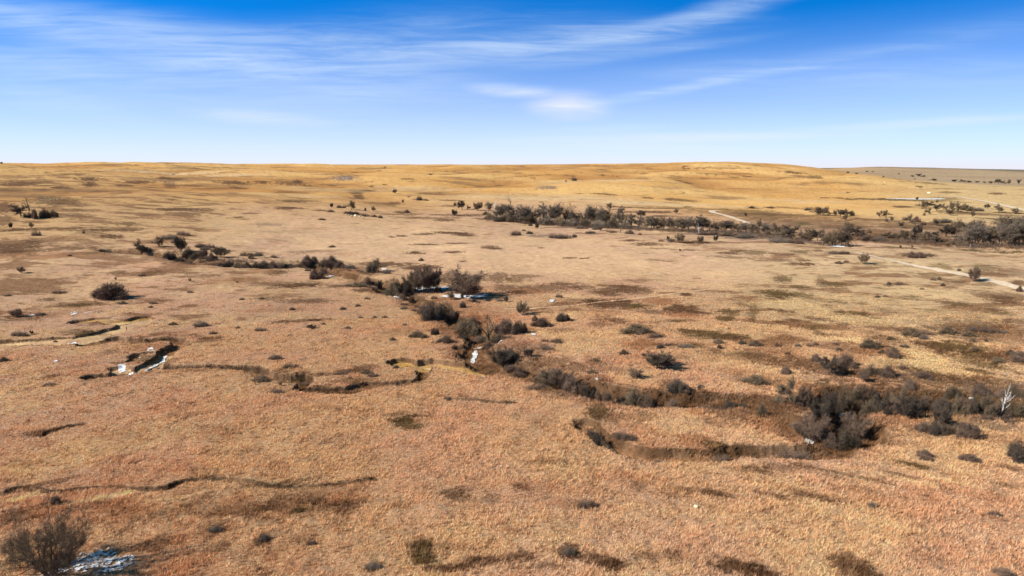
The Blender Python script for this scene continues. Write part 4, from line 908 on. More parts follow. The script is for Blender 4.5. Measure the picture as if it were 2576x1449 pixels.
def strip(name, pts, width, lift, material, ragged=0.2, n=10, **props):
    p = densify(pts, n)
    x, y = ground_at(p[:, 0], p[:, 1])
    tx_, ty_ = np.gradient(x), np.gradient(y)
    L = np.hypot(tx_, ty_) + 1e-9
    nx_, ny_ = -ty_ / L, tx_ / L
    w = np.interp(np.linspace(0, 1, len(x)), np.linspace(0, 1, len(width)), width)
    rows = []
    for s in (-1, -.5, 0, .5, 1):
        e = s * w / 2 * np.clip(1 + 2.2 * ragged * fbm(x + s * 40, y, 3, 3, 700), .1, 3)
        X, Y = x + nx_ * e, y + ny_ * e
        rows.append(np.column_stack([X, Y, sheet_z(X, Y) + lift]))
    VV = np.stack(rows, 1)
    m_, k_ = VV.shape[:2]
    vid = np.arange(m_ * k_).reshape(m_, k_)
    qd = np.stack([vid[:-1, :-1], vid[:-1, 1:], vid[1:, 1:], vid[1:, :-1]], -1).reshape(-1, 4)
    a, b_, c_ = VV.reshape(-1, 3)[qd[0, 0]], VV.reshape(-1, 3)[qd[0, 1]], VV.reshape(-1, 3)[qd[0, 2]]
    if np.cross(b_ - a, c_ - a)[2] < 0: qd = qd[:, ::-1]
    me = new_mesh(name, VV.reshape(-1, 3), qd.ravel(), 4, [MATS[material]], smooth=True)
    return link(name, me, **props)


strip('dirt_track', [(855, 252.3), (877, 257.3), (897, 261.8), (917, 266.3), (944, 271.2), (970.7, 276.2), (996, 282), (1020.4, 288.6), (1060, 300)], [1.6, 2.2, 3.6, 3.8, 4.0, 4.0], 0.12, 'track', kind='structure', label='pale ranch track crossing the right middle ground')
strip('dirt_track', [(718, 210.7), (712, 211), (714, 212.8), (726, 215.8), (738, 219.8), (751, 224.5)], [5.0, 4.5, 4.0, 3.6], 0.2, 'track', kind='structure', label='pale track curving down behind the row of bare trees')
strip('dirt_track', [(938, 195.2), (950, 196), (962, 197.6), (985, 201.5), (1005, 205.8), (1024, 210), (1060, 217)], [3.0, 5.0, 6, 6], 0.25, 'track', kind='structure', label='pale straight track beyond the frozen pond')
strip('trail', [(505, 309), (527, 308.6), (550, 307.2), (572, 305.5), (606, 301.6), (641, 298), (661, 295.5), (681, 292.7), (716, 288.6)], [1.1, 1.1, 1.1], 0.05, 'worn_earth', 0.4, kind='structure', label='faint two-wheel trail across the grass right of the creek')
strip('pond', [(886, 198.6), (900, 198.9), (915, 199.1), (930, 199.2), (944, 198.8)], [4, 10, 12, 11, 5], 0.25, 'ice', 0.5, kind='structure', label='long narrow frozen pond in the far pasture')
strip('gully_floor', [(0, 343.3), (14, 343.8), (30, 343.8), (45, 343.4), (60, 342.6)], [1.6, 2.2, 2.0, 1.2], 0.10, 'clay', 0.5, kind='structure', label='bare yellow clay on the floor of the left gully')
strip('gully_floor', [(422, 362.3), (428, 362.6), (435, 362.9), (442, 363.6), (449, 364.8)], [1.2, 2.0, 2.0, 1.0], 0.10, 'clay', 0.5, kind='structure', label='bright yellow clay bank of the middle gully')
strip('gully_floor', [(108, 322.5), (116, 322.3), (124, 321.8), (130, 320.4)], [1, 2.2, 1], 0.10, 'clay', 0.5, kind='structure', label='yellow clay pocket in the upper left gully')
strip('frozen_creek', [(166, 350.5), (162, 356), (153, 362), (143, 368.5), (137, 371.5)], [.3, .5, .4, .4], 0.10, 'snow', 0.9, kind='structure', label='narrow line of ice and snow down the left gully')

# ------------------------------------------------------------------ trees and shrubs
def unit(v): return v / (np.linalg.norm(v) + 1e-9)


def grow(r, out_, p, d, L, rad, lvl, spec, bid=0):
    k = spec['steps'][lvl]
    for s in range(k):
        d = unit(d + r.normal(0, spec['wig'][lvl], 3) + np.array([0, 0, spec['up'][lvl]]))
        p2 = p + d * L / k
        r0 = rad * (1 - 0.75 * s / k); r1 = rad * (1 - 0.75 * (s + 1) / k)
        out_[lvl].append((*p, *p2, r0, r1, bid))
        if lvl + 1 < spec['levels']:
            nc = spec['kids'][lvl] / k
            nc = int(nc) + (r.random() < nc - int(nc))
            if s / k >= spec['from'][lvl]:
                for _ in range(nc):
                    t = r.random()
                    q_ = p + (p2 - p) * t
                    side = unit(np.cross(d, r.normal(0, 1, 3)))
                    ang = spec['ang'][lvl] * r.uniform(0.6, 1.3)
                    cd = unit(d * math.cos(ang) + side * math.sin(ang))
                    if cd[2] < -.25: cd = unit(cd * np.array([1, 1, -.3]))
                    spec['n'] = spec.get('n', 0) + 1
                    grow(r, out_, q_, cd, L * spec['ratio'][lvl] * r.uniform(0.55, 1.2) * (1 - spec.get('fall', .3) * s / k), max(r1 * 0.62, spec.get('rmin', .012)), lvl + 1, spec, spec['n'] if lvl == 0 else bid)
        p = p2
    if lvl + 1 < spec['levels']:
        spec['n'] = spec.get('n', 0) + 1
        grow(r, out_, p, d, L * spec['ratio'][lvl] * 0.8, max(rad * 0.25, spec.get('rmin', .012)), lvl + 1, spec, spec['n'] if lvl == 0 else bid)


def tube_mesh(segs, sides):
    s = np.array(segs, float)
    P0, P1, r0, r1 = s[:, :3], s[:, 3:6], s[:, 6], s[:, 7]
    D = P1 - P0; D /= np.linalg.norm(D, axis=1, keepdims=True) + 1e-9
    ref = np.where(np.abs(D[:, 2:3]) < .9, np.array([[0, 0, 1.]]), np.array([[1., 0, 0]]))
    U = np.cross(D, ref); U /= np.linalg.norm(U, axis=1, keepdims=True) + 1e-9
    Wv = np.cross(D, U)
    a = np.arange(sides) * 2 * np.pi / sides
    ring = U[:, None] * np.cos(a)[None, :, None] + Wv[:, None] * np.sin(a)[None, :, None]
    A = P0[:, None] + ring * r0[:, None, None]; B = P1[:, None] + ring * r1[:, None, None]
    V_ = np.stack([A, B], 1).reshape(-1, 3)
    n = len(s); o = np.arange(n)[:, None] * 2 * sides; k = np.arange(sides)[None]; k2 = (k + 1) % sides
    F = np.stack([o + k, o + k2, o + sides + k2, o + sides + k], -1).reshape(-1, 4)
    tri = np.concatenate([F[:, [0, 1, 2]], F[:, [0, 2, 3]]])
    return V_, tri


def spike_mesh(P0, D, L, w):
    """closed three-sided spikes: twigs"""
    n = len(P0)
    D = D / (np.linalg.norm(D, axis=1, keepdims=True) + 1e-9)
    ref = np.where(np.abs(D[:, 2:3]) < .9, np.array([[0, 0, 1.]]), np.array([[1., 0, 0]]))
    U = np.cross(D, ref); U /= np.linalg.norm(U, axis=1, keepdims=True) + 1e-9
    Wv = np.cross(D, U)
    a = np.arange(3) * 2 * np.pi / 3
    base = P0[:, None] + (U[:, None] * np.cos(a)[None, :, None] + Wv[:, None] * np.sin(a)[None, :, None]) * w[:, None, None]
    V_ = np.concatenate([base, (P0 + D * L[:, None])[:, None]], 1).reshape(-1, 3)
    o = np.arange(n)[:, None] * 4
    F = np.concatenate([o + np.array([[0, 1, 3]]), o + np.array([[1, 2, 3]]), o + np.array([[2, 0, 3]])])
    return V_, F


def twigs_from(segs, per, length, width, r, spread=0.9, up=0.25):
    s = np.array(segs, float)
    s = np.repeat(s, per, 0)
    t = r.random((len(s), 1))
    P = s[:, :3] + (s[:, 3:6] - s[:, :3]) * t
    D = s[:, 3:6] - s[:, :3]; D /= np.linalg.norm(D, axis=1, keepdims=True) + 1e-9
    D = D + r.normal(0, spread, D.shape) + np.array([0, 0, up])
    return P, D, length * r.uniform(.5, 1.2, len(P)), width * r.uniform(.7, 1.2, len(P))


def norm_dims(*vs, pc=99.0):
    allv = np.vstack(vs)
    h = np.percentile(allv[:, 2], pc); w = max(2 * np.percentile(np.hypot(allv[:, 0], allv[:, 1]), 94), .3 * h)
    return [np.column_stack([v[:, 0] / w, v[:, 1] / w, v[:, 2] / h]) for v in vs]


PROTO = {}     # name -> list of (part name, mesh); crown and trunk each of unit height and width


def to_mesh(nm, V_, T, m): return new_mesh(nm, V_, T.ravel(), 3, [MATS[m]])


def joined(nm, parts):
    VV, TT_, MI, ms, o = [], [], [], [], 0
    for k, (V_, T, m) in enumerate(parts):
        VV.append(V_); TT_.append(T + o); MI.append(np.full(len(T), k)); ms.append(MATS[m]); o += len(V_)
    return new_mesh(nm, np.vstack(VV), np.vstack(TT_).ravel(), 3, ms, mat_idx=np.concatenate(MI))


def make_tree(key, seed, spec, H, stems, per, tl, tw, bark='dark_bark', twig='brown_twig', bare_from=None, base_spread=0.1, rad=0.16, tilt=0.5, dead=False):
    r = np.random.default_rng(seed)
    lv = [[] for _ in range(spec['levels'])]
    for s in range(stems):
        a = 2 * math.pi * (s + r.random() * .7) / stems
        tt = tilt * r.uniform(0.5, 1.1) if stems > 1 else r.uniform(0, .1)
        d = unit(np.array([math.cos(a) * tt, math.sin(a) * tt, 1.0]))
        p = np.array([math.cos(a), math.sin(a), 0]) * base_spread
        p[2] = -0.2
        grow(r, lv, p, d, H * spec['first'] * r.uniform(.85, 1.1), rad, 0, spec)
    nl = spec['levels']
    limbs = [x for l in lv[:max(1, nl - 1)] for x in l]
    V1, T1 = tube_mesh(limbs, 5 if not dead else 6)
    fine = np.array(lv[-1])
    if dead:
        V2, T2 = tube_mesh(fine, 4)
    else:
        V2a, T2a = tube_mesh(fine, 3)
        P, D, L, w = twigs_from(lv[-1], per, tl, tw, r)
        V2b, T2b = spike_mesh(P, D, L, w)
        V2, T2 = np.vstack([V2a, V2b]), np.vstack([T2a, T2b + len(V2a)])
    if dead:
        parts = [('trunk', tube_mesh(lv[0], 7))]
        every = np.array([x for l in lv[1:] for x in l])
        for q in np.unique(every[:, 8]): parts.append(('branch', tube_mesh(every[every[:, 8] == q], 4)))
    else:
        parts = [('trunk', (V1, T1)), ('crown', (V2, T2))]
    vs = norm_dims(*[p_[1][0] for p_ in parts])
    parts = [(p_[0], v, p_[1][1], bark if p_[0] == 'trunk' else twig) for p_, v in zip(parts, vs)]
    PROTO[key] = dict(parts=[(n_, to_mesh(key + '_' + n_, v, t_, m_)) for n_, v, t_, m_ in parts], one=joined(key + '_whole', [(v, t_, m_) for _, v, t_, m_ in parts]))


def S(frm, **k):
    k['from'] = frm
    return k


ROUND = S([.2, .1, 0, 0], levels=4, steps=[3, 4, 3, 2], wig=[.06, .16, .2, .25], up=[.05, .05, .03, 0.0], kids=[9, 8, 6, 0], ang=[1.0, .85, .8, .8], ratio=[1.15, .52, .5, .4], first=.4, rmin=.014)
VASE = S([.15, .1, 0, 0], levels=4, steps=[4, 4, 3, 2], wig=[.09, .13, .18, .2], up=[.02, .04, .04, 0], kids=[7, 6, 5, 0], ang=[.65, .7, .7, .7], ratio=[.62, .5, .5, .4], first=.62, rmin=.012)
TALL = S([.05, .05, 0, 0], levels=4, steps=[5, 4, 3, 2], wig=[.07, .14, .18, .2], up=[.04, .07, .05, 0], kids=[14, 8, 5, 0], ang=[.85, .8, .8, .7], ratio=[.55, .5, .5, .4], first=.72, rmin=.02, fall=.2)
DEAD = S([.3, .15, 0], levels=3, steps=[6, 5, 4], wig=[.06, .14, .2], up=[.03, .12, .05], kids=[9, 5, 0], ang=[.8, .7, .6], ratio=[.55, .5, .5], first=.72, rmin=.055)
SNAG = S([.45, 0], levels=2, steps=[5, 4], wig=[.08, .2], up=[.02, .06], kids=[4, 0], ang=[.7, .7], ratio=[.3, .5], first=.9, rmin=.03)
BIG = S([.1, .1, 0, 0, 0], levels=5, steps=[4, 5, 4, 3, 2], wig=[.12, .15, .18, .2, .25], up=[-.02, .03, .06, .06, 0], kids=[8, 7, 5, 3, 0], ang=[.7, .7, .7, .65, .6], ratio=[.66, .55, .5, .5, .5], first=.58, rmin=.006)
make_tree('near', 14, BIG, 5.0, 9, 1, .45, .006, 'dark_bark', 'dark_bark', rad=.11, tilt=1.15, base_spread=.14)
make_tree('roundA', 21, ROUND, 6, 1, 5, .75, .026, twig='dark_twig', rad=.2)
make_tree('roundB', 22, ROUND, 6, 1, 5, .75, .026, twig='brown_twig', rad=.2)
make_tree('roundC', 23, ROUND, 6, 2, 3, .75, .026, twig='brown_twig', rad=.18, tilt=.35)
make_tree('vaseA', 31, VASE, 5, 7, 4, .8, .016, twig='dark_twig', rad=.09, tilt=.7)
make_tree('vaseB', 32, VASE, 5, 8, 3, .8, .016, twig='brown_twig', rad=.08, tilt=.85)
make_tree('vaseC', 33, VASE, 5, 11, 3, .8, .016, twig='plum_twig', rad=.07, tilt=.6, base_spread=.5)
make_tree('tallA', 41, TALL, 10, 1, 3, 1.0, .04, twig='grey_twig', rad=.28)
make_tree('tallB', 42, TALL, 10, 2, 2, 1.0, .04, twig='grey_twig', rad=.22, tilt=.3, base_spread=.3)
make_tree('tallC', 43, TALL, 10, 3, 1, 1.0, .04, twig='brown_twig', rad=.2, tilt=.4, base_spread=.4)
make_tree('deadA', 51, DEAD, 10, 1, 0, 0, 0, 'grey_twig', 'grey_twig', rad=.30, dead=True)
make_tree('deadB', 52, DEAD, 9, 1, 0, 0, 0, 'dead_wood', 'dead_wood', rad=.2, dead=True)
make_tree('deadD', 54, DEAD, 9, 1, 0, 0, 0, 'dark_bark', 'dark_bark', rad=.24, dead=True)
make_tree('whiteA', 53, DEAD, 9, 1, 0, 0, 0, 'white_wood', 'white_wood', rad=.24, dead=True)
make_tree('snag', 55, SNAG, 7, 1, 0, 0, 0, 'white_wood', 'white_wood', rad=.2, dead=True)


def make_mound(key, seed, twig, lobes, n, wid=.0065, ln=.2, core=.27):
    r = np.random.default_rng(seed)
    P, D = [], []
    for k in range(lobes):
        a, q_ = r.uniform(0, 2 * np.pi), (r.random() ** .5) * .36
        c = np.array([math.cos(a) * q_, math.sin(a) * q_, 0]) if k else np.zeros(3)
        rr = r.uniform(.13, .26) if k else core
        hz = r.uniform(.42, .72) if k else .66
        hz *= 1 - .35 * (q_ / .36) ** 2 if k else 1
        m = int(n * rr * rr / (lobes * .05))
        th, cz = r.uniform(0, 2 * np.pi, m), r.uniform(0.0, 1, m)
        sr = np.sqrt(1 - cz ** 2)
        rad_ = r.uniform(.08, 1, m) ** .7
        dv = np.column_stack([np.cos(th) * sr, np.sin(th) * sr, cz])
        P.append(c + dv * rad_[:, None] * np.array([rr, rr, 0]) + np.column_stack([np.zeros((m, 2)), hz * rad_ * cz ** .8]))
        D.append(dv * np.array([1, 1, .7]) + r.normal(0, .4, (m, 3)) + np.array([0, 0, .35]))
    P, D = np.vstack(P), np.vstack(D)
    L = ln * r.uniform(.4, 1.15, len(P)) * np.where(r.random(len(P)) < .12, 1.6, 1); w = wid * r.uniform(.5, 1.2, len(P))
    P = P - unit_rows(D) * (L * .7)[:, None]
    P[:, 2] = np.maximum(P[:, 2], -.02)
    V_, T = spike_mesh(P, D, L, w)
    V_, = norm_dims(V_, pc=97)
    PROTO[key] = dict(parts=None, one=to_mesh(key + '_whole', V_, T, twig))


def unit_rows(a): return a / (np.linalg.norm(a, axis=1, keepdims=True) + 1e-9)


make_mound('moundA', 61, 'plum_twig', 8, 5000)
make_mound('moundB', 62, 'plum_twig', 11, 5000)
make_mound('moundC', 63, 'brown_twig', 9, 5000)
make_mound('moundD', 64, 'dark_twig', 7, 5000)
make_mound('thicketA', 65, 'plum_twig', 18, 5000, wid=.006, ln=.10, core=.2)
make_mound('thicketC', 67, 'brown_twig', 14, 4000, wid=.009, ln=.14, core=.2)
make_mound('thicketB', 66, 'grey_twig', 20, 5000, wid=.006, ln=.10, core=.2)

make_tree('umbrella', 71, S([.3, .15, 0, 0], levels=4, steps=[3, 5, 4, 2], wig=[.05, .14, .2, .25], up=[.05, .015, .03, 0.0], kids=[16, 11, 7, 0], ang=[1.1, .8, .8, .8], ratio=[1.7, .5, .5, .4], first=.34, rmin=.014), 6, 1, 4, .7, .02, twig='plum_twig', rad=.26)
make_tree('forked', 72, S([.35, .2, 0], levels=3, steps=[5, 6, 4], wig=[.05, .12, .2], up=[.03, .09, .04], kids=[9, 8, 0], ang=[.75, .65, .6], ratio=[.95, .42, .5], first=.5, rmin=.085), 9, 1, 0, 0, 0, 'dark_bark', 'dark_bark', rad=.36, dead=True)
# kind: proto choices, object name, category, plain word for the label
KINDS = {
    'r': (['roundA', 'roundB', 'roundC'], 'bare_tree', 'tree', 'round-crowned bare tree'),
    'v': (['vaseA', 'vaseB', 'vaseC'], 'bare_tree', 'tree', 'many-stemmed bare tree'),
    't': (['tallA', 'tallB', 'tallC'], 'bare_tree', 'tree', 'grey bare tree'),
    'w': (['tallB', 'tallA', 'tallC'], 'bare_tree', 'tree', 'dense grey bare tree'),
    'y': (['vaseA', 'vaseB'], 'young_tree', 'young tree', 'small dark young tree'),
    'd': (['deadA', 'deadB'], 'dead_tree', 'dead tree', 'leafless dead tree'),
    'k': (['deadD'], 'dead_tree', 'dead tree', 'dark dead tree'),
    'W': (['whiteA'], 'dead_tree', 'dead tree', 'white-trunked dead tree'),
    'S': (['snag'], 'tree_snag', 'tree snag', 'pale broken tree snag'),
    'm': (['moundA', 'moundB', 'moundC', 'moundD'], 'shrub', 'shrub', 'rounded shrub'),
    'l': (['thicketA', 'thicketB'], 'low_shrub', 'shrub', 'low spreading shrub'),
    'u': (['thicketB', 'moundC'], 'shrub', 'shrub', 'grey thicket shrub'),
    'N': (['near'], 'bare_tree', 'tree', 'bare tree'),
}
# region key: (where phrase, group phrase, [(kind, x, y, width, height[, own label])])  - all in picture units of 1024 x 576, y is the foot
PLANTS = {
    'near': ('', 'trees standing alone', [
        ('N', 49.5, 573.5, 84, 66, 'large spreading bare tree with a snow patch at its foot, nearest of all the trees'),
        ('k', 489.5, 334.8, 24, 29, 'open-branched dead tree standing by the creek in the middle of the grassland'),
        ('W', 1002, 407.3, 15, 39, 'white-barked dead tree rising above the dark brush of the right-hand ravine'),
        ('k', 28.8, 211, 10, 15, 'dead tree leaning to the left on the far left slope'),
        ('d', 511.5, 210.5, 11, 19.5, 'tallest dead tree, grey and open, behind the row of bare trees'),
        ('k', 571.9, 179.2, 3.5, 6, 'lone thin dead tree high on the golden hillside'),
        ('y', 1.6, 164.0, 2.2, 2.0, 'tiny dark tree on the skyline at the left edge'),
        ('r', 463.2, 298.3, 44, 24, 'broad umbrella-shaped bare tree standing on a patch of ice'),
    ]),
    'willow': ('in the tall clump', 'stems of the tall clump beside the ice', [
        ('v', 405, 291.5, 15, 17), ('v', 414, 292.5, 17, 23), ('v', 423, 292.5, 18, 24), ('v', 432, 290.5, 19, 22), ('m', 395, 290, 15, 13), ('m', 402, 295.5, 12, 6), ('m', 412, 297, 9, 6), ('m', 437, 292, 8, 5),
    ]),
    'upleft': ('near the leaning dead tree', 'brush around the leaning dead tree', [
        ('r', 21.4, 216.5, 15, 11), ('k', 12.2, 207.2, 3, 5), ('m', 35.8, 218.8, 8, 8), ('m', 44.7, 217.8, 9, 7), ('m', 53.7, 216.8, 8, 5), ('m', 28.5, 217, 8, 4),
        ('y', 10.9, 228.2, 3.5, 5.5), ('y', 31.6, 228.2, 4, 5.8), ('l', 36.8, 235.6, 9, 4.4), ('m', 83.8, 233.4, 2.4, 2.6),
    ]),
    'draw': ('at the creek head, left', 'trees at the head of the creek', [
        ('r', 140.2, 250.0, 12, 13), ('r', 159, 246.6, 10, 10), ('v', 181.1, 251.5, 10, 13.5), ('v', 221.1, 257.5, 12, 10), ('v', 203.8, 257.5, 9, 8), ('m', 168.5, 255.8, 13, 8), ('m', 189, 256.4, 10, 7), ('m', 146, 249.9, 12, 3), ('m', 170, 239, 16, 4), ('m', 184, 235, 14, 3.5), ('l', 176, 243.5, 10, 4),
    ]),
    'drawband': ('along the upper creek', 'brush lining the upper creek', [
        ('m', 160, 254.6, 9, 3.5), ('m', 179, 256.8, 9, 5), ('m', 196, 258, 8, 5), ('m', 212, 260, 9, 6), ('m', 220, 263, 9, 5), ('m', 229, 262.5, 10, 6), ('m', 238, 264, 10, 6), ('m', 247, 264.4, 9, 6), ('m', 252, 258.8, 7, 5), ('m', 256, 265, 10, 6), ('m', 264, 265, 10, 7), ('m', 273, 265.5, 10, 7), ('m', 282, 266, 10, 7), ('m', 291, 266, 10, 7), ('m', 300, 265.5, 10, 7), ('m', 308, 264, 11, 7), ('m', 315, 262.5, 8, 5),
        ('l', 200, 247, 10, 3), ('l', 210, 247.5, 10, 3), ('l', 204, 250, 8, 3), ('l', 215, 252, 9, 3), ('l', 222, 250.5, 8, 3), ('l', 245, 255.5, 10, 2.6), ('l', 258, 256, 9, 3), ('l', 274, 257.6, 7, 2.4),
    ]),
    'midbrush': ('left of the tall clump', 'brush along the middle creek', [
        ('r', 378.3, 271.4, 12, 13), ('m', 371.3, 272.4, 9, 8), ('m', 325, 265.5, 10, 5.5), ('m', 333, 266.3, 14, 8), ('m', 341, 267.5, 12, 6), ('m', 350, 268.5, 9, 4), ('v', 324.6, 274.6, 7, 7), ('m', 315, 278.5, 10, 7), ('m', 322, 278.4, 8, 6), ('m', 308, 271, 6, 3), ('v', 379.2, 284.6, 6.5, 9.5), ('m', 368, 284, 11, 6), ('m', 361, 279, 7, 3.4), ('m', 357, 286, 18, 3.2), ('m', 386, 273.4, 8, 3), ('m', 372, 287, 12, 3),
    ]),
    'belowice': ('below the umbrella tree', 'brush below the umbrella tree', [
        ('v', 421, 305.6, 13, 9), ('m', 432, 318.2, 22, 13), ('v', 443, 313, 15, 17), ('m', 452, 313.5, 13, 9), ('m', 424, 313, 11, 7), ('m', 462.7, 307.2, 6, 5), ('m', 465.7, 327, 22, 12), ('m', 474, 324, 12, 7), ('v', 451, 299.5, 8, 8), ('m', 434, 298.5, 6, 3), ('l', 404, 305, 7, 2.6), ('l', 404, 309.2, 8, 3), ('m', 414, 310.6, 5, 2.4), ('l', 480, 331, 14, 5),
        ('v', 522.4, 315, 12, 13), ('m', 534.9, 321, 5, 5), ('m', 543, 326, 18, 7), ('m', 561.7, 320.5, 14, 6), ('m', 559, 297.5, 6, 3.6), ('v', 506, 302, 4, 6),
    ]),
    'deadside': ('around the dead tree by the creek', 'brush around the dead tree', [
        ('m', 507, 333.5, 20, 12), ('m', 518, 333, 16, 9), ('m', 499.5, 338, 16, 6), ('m', 478, 335, 14, 6), ('m', 447.3, 342.3, 15, 6), ('m', 433.9, 334.4, 9, 5), ('m', 418, 337.2, 14, 5), ('m', 393, 340.3, 6, 3), ('m', 460.5, 345.5, 5, 4), ('m', 462, 337, 12, 5), ('v', 504.5, 357, 24, 20), ('m', 490, 343, 16, 5), ('l', 435, 342.6, 10, 2), ('v', 528, 357, 10, 8), ('l', 474.5, 362, 7, 3.6), ('l', 449.5, 367.6, 12, 3.6), ('y', 465.6, 359.5, 2.6, 3.8),
    ]),
    'creek': ('on the lower creek bank', 'thickets on the lower creek bank', [
        ('m', 521, 368, 14, 7), ('m', 513, 363, 16, 6), ('v', 545, 376, 20, 17), ('v', 560, 378.5, 22, 18), ('m', 553, 373, 14, 8), ('m', 571, 381, 18, 14), ('v', 582, 383, 13, 14), ('v', 590.5, 391, 9, 14), ('m', 598.5, 386, 9, 8), ('m', 608.4, 391, 14, 11), ('v', 620, 393.5, 8, 13), ('m', 634, 394, 24, 17), ('m', 649.1, 396, 16, 13), ('m', 675, 396.8, 16, 9), ('m', 677, 388.6, 20, 8), ('v', 635.7, 378, 12, 9), ('m', 687, 391, 10, 5), ('l', 710.8, 400.4, 30, 5), ('m', 730, 399.4, 15, 6), ('m', 762.4, 408, 9, 9), ('l', 743, 400.4, 12, 4), ('l', 536, 387.5, 22, 4), ('l', 700, 387.5, 8, 3), ('v', 699, 390, 3, 6), ('l', 531, 379.5, 12, 4), ('m', 592, 373.5, 8, 4),
    ]),
    'openmid': ('between creek and ravine', 'shrubs on the open grass right of the creek', [
        ('m', 636.2, 332, 24, 8), ('m', 655, 337, 14, 4), ('v', 659, 367.6, 26, 15), ('m', 659.6, 347.8, 8, 5), ('m', 623.8, 354.2, 9, 5), ('m', 548, 350, 13, 5), ('m', 557, 342.6, 9, 4), ('m', 685.4, 347.2, 14, 4), ('m', 718.7, 343.4, 8, 6), ('y', 719.7, 349, 5, 5), ('m', 755.5, 346, 11, 6), ('m', 741.6, 344, 8, 4), ('m', 755.5, 382.8, 20, 8), ('l', 668, 345.4, 8, 2.6), ('y', 729, 329, 2.4, 2.4), ('l', 545, 341.3, 8, 3), ('m', 595, 361.5, 9, 4),
        ('l', 777, 346.4, 5, 3.6), ('l', 797.5, 346.6, 6, 3.8), ('l', 809, 346.4, 6, 3.6), ('l', 815, 345, 6, 3.6), ('l', 835, 344.4, 6, 3), ('l', 838.3, 350.6, 7, 4), ('l', 787, 354.4, 7, 3.4),
    ]),
    'arc': ('in the curved gully below the creek', 'brush in the curved gully', [
        ('m', 596, 437, 17, 10), ('m', 604, 439.5, 10, 7), ('v', 592, 431, 10, 9), ('l', 624.3, 437, 22, 6), ('m', 612, 441.5, 8, 4), ('l', 720, 450, 24, 3.6), ('l', 660, 452, 20, 3),
    ]),
    'leftopen': ('on the open slope at the left', 'shrubs on the open left slope', [
        ('m', 115.5, 298, 34, 12.5, 'largest dark rounded shrub, alone on the open left slope'), ('y', 21.4, 273, 7.5, 8), ('l', 60, 293, 14, 3.4), ('v', 16.5, 317, 10, 9.5), ('y', 32, 334.4, 4, 5), ('m', 20, 335.6, 14, 5), ('m', 4, 361.6, 9, 5), ('m', 200.5, 326, 12, 5.4), ('m', 173.5, 325, 7, 3.2), ('m', 153, 303.8, 9, 2.8), ('m', 122.5, 303.8, 10, 3), ('m', 190, 292.6, 6, 2.6), ('l', 50, 385.4, 12, 4), ('y', 189.9, 281.4, 3.6, 3.8), ('y', 237, 282.8, 2, 2.4), ('m', 213, 334, 9, 3), ('m', 238, 328, 6, 2.2), ('l', 40, 315, 10, 3), ('m', 8, 296, 8, 2), ('y', 115.8, 280, 2.2, 4), ('m', 142.5, 276, 7, 2.6), ('m', 70, 256, 4, 2), ('m', 151, 307.4, 5, 2), ('l', 242, 300, 6, 2.4), ('m', 55, 339, 5, 2),
    ]),
    'midopen': ('on the slope left of the creek', 'shrubs dotted left of the creek', [
        ('l', 342.5, 309.6, 7, 3.2), ('l', 367.5, 299.2, 6, 2.8), ('l', 357.5, 306.4, 6, 3), ('m', 374.5, 317.8, 4, 2.4), ('m', 385, 317.8, 6, 2.4), ('m', 360.8, 318, 5, 2.4), ('m', 405, 325.4, 5, 2.6), ('m', 347.5, 328.6, 6, 2.8), ('v', 311.6, 328.6, 9, 4), ('m', 261, 330.6, 11, 3.8), ('m', 323.5, 324, 4, 2.6), ('l', 290.8, 368, 16, 5.4), ('l', 275, 359.2, 14, 5), ('l', 305.7, 373.8, 12, 4), ('m', 261.5, 380.8, 14, 6), ('l', 276.9, 392, 13, 5), ('m', 366.5, 373.6, 8, 5), ('m', 373, 376, 10, 3.6), ('l', 342, 373.8, 14, 3), ('m', 395.5, 368, 6, 4), ('y', 364.8, 387.6, 2.6, 4.6), ('m', 350, 378.6, 5, 3), ('y', 280.4, 385, 3.5, 5), ('m', 448.8, 400.6, 5, 4.2), ('l', 292, 310, 6, 3), ('m', 290, 335.6, 5, 2), ('m', 262, 299.5, 8, 2.6),
    ]),
    'nearopen': ('in the near grass', 'low shrubs in the near grass', [
        ('m', 57, 503.4, 12, 7), ('l', 214.7, 531, 15, 5), ('l', 311.7, 543.6, 9, 5), ('l', 263, 540.6, 12, 5), ('l', 586, 506, 18, 7), ('l', 567.7, 554.6, 14, 7), ('l', 793, 447.8, 34, 8), ('m', 925, 457.6, 15, 7), ('m', 971, 460.4, 16, 6), ('m', 1017, 459, 24, 15), ('l', 993.6, 516, 12, 5.4), ('l', 871.4, 508, 12, 5), ('m', 1006, 576.5, 18, 8), ('l', 372.6, 568.4, 16, 6),
    ]),
    'ravL': ('in the ravine, left side', 'trees at the left side of the ravine', [
        ('r', 789.4, 402, 21, 25), ('v', 805.8, 404, 12, 18), ('r', 828.6, 374.6, 14, 19), ('m', 815.7, 362, 9, 6), ('m', 847.5, 366, 19, 10), ('m', 839.6, 375, 13, 9), ('m', 779, 402, 9, 6), ('m', 799, 405, 9, 5), ('v', 831, 406, 20, 27), ('v', 822, 411, 14, 16), ('v', 816.7, 432.5, 22, 27), ('v', 806, 428, 14, 14), ('m', 798, 420, 14, 7), ('m', 791, 429, 14, 8), ('v', 820, 421, 18, 20), ('m', 786, 374, 10, 6),
    ]),
    'ravM': ('in the ravine middle', 'trees in the middle of the ravine', [
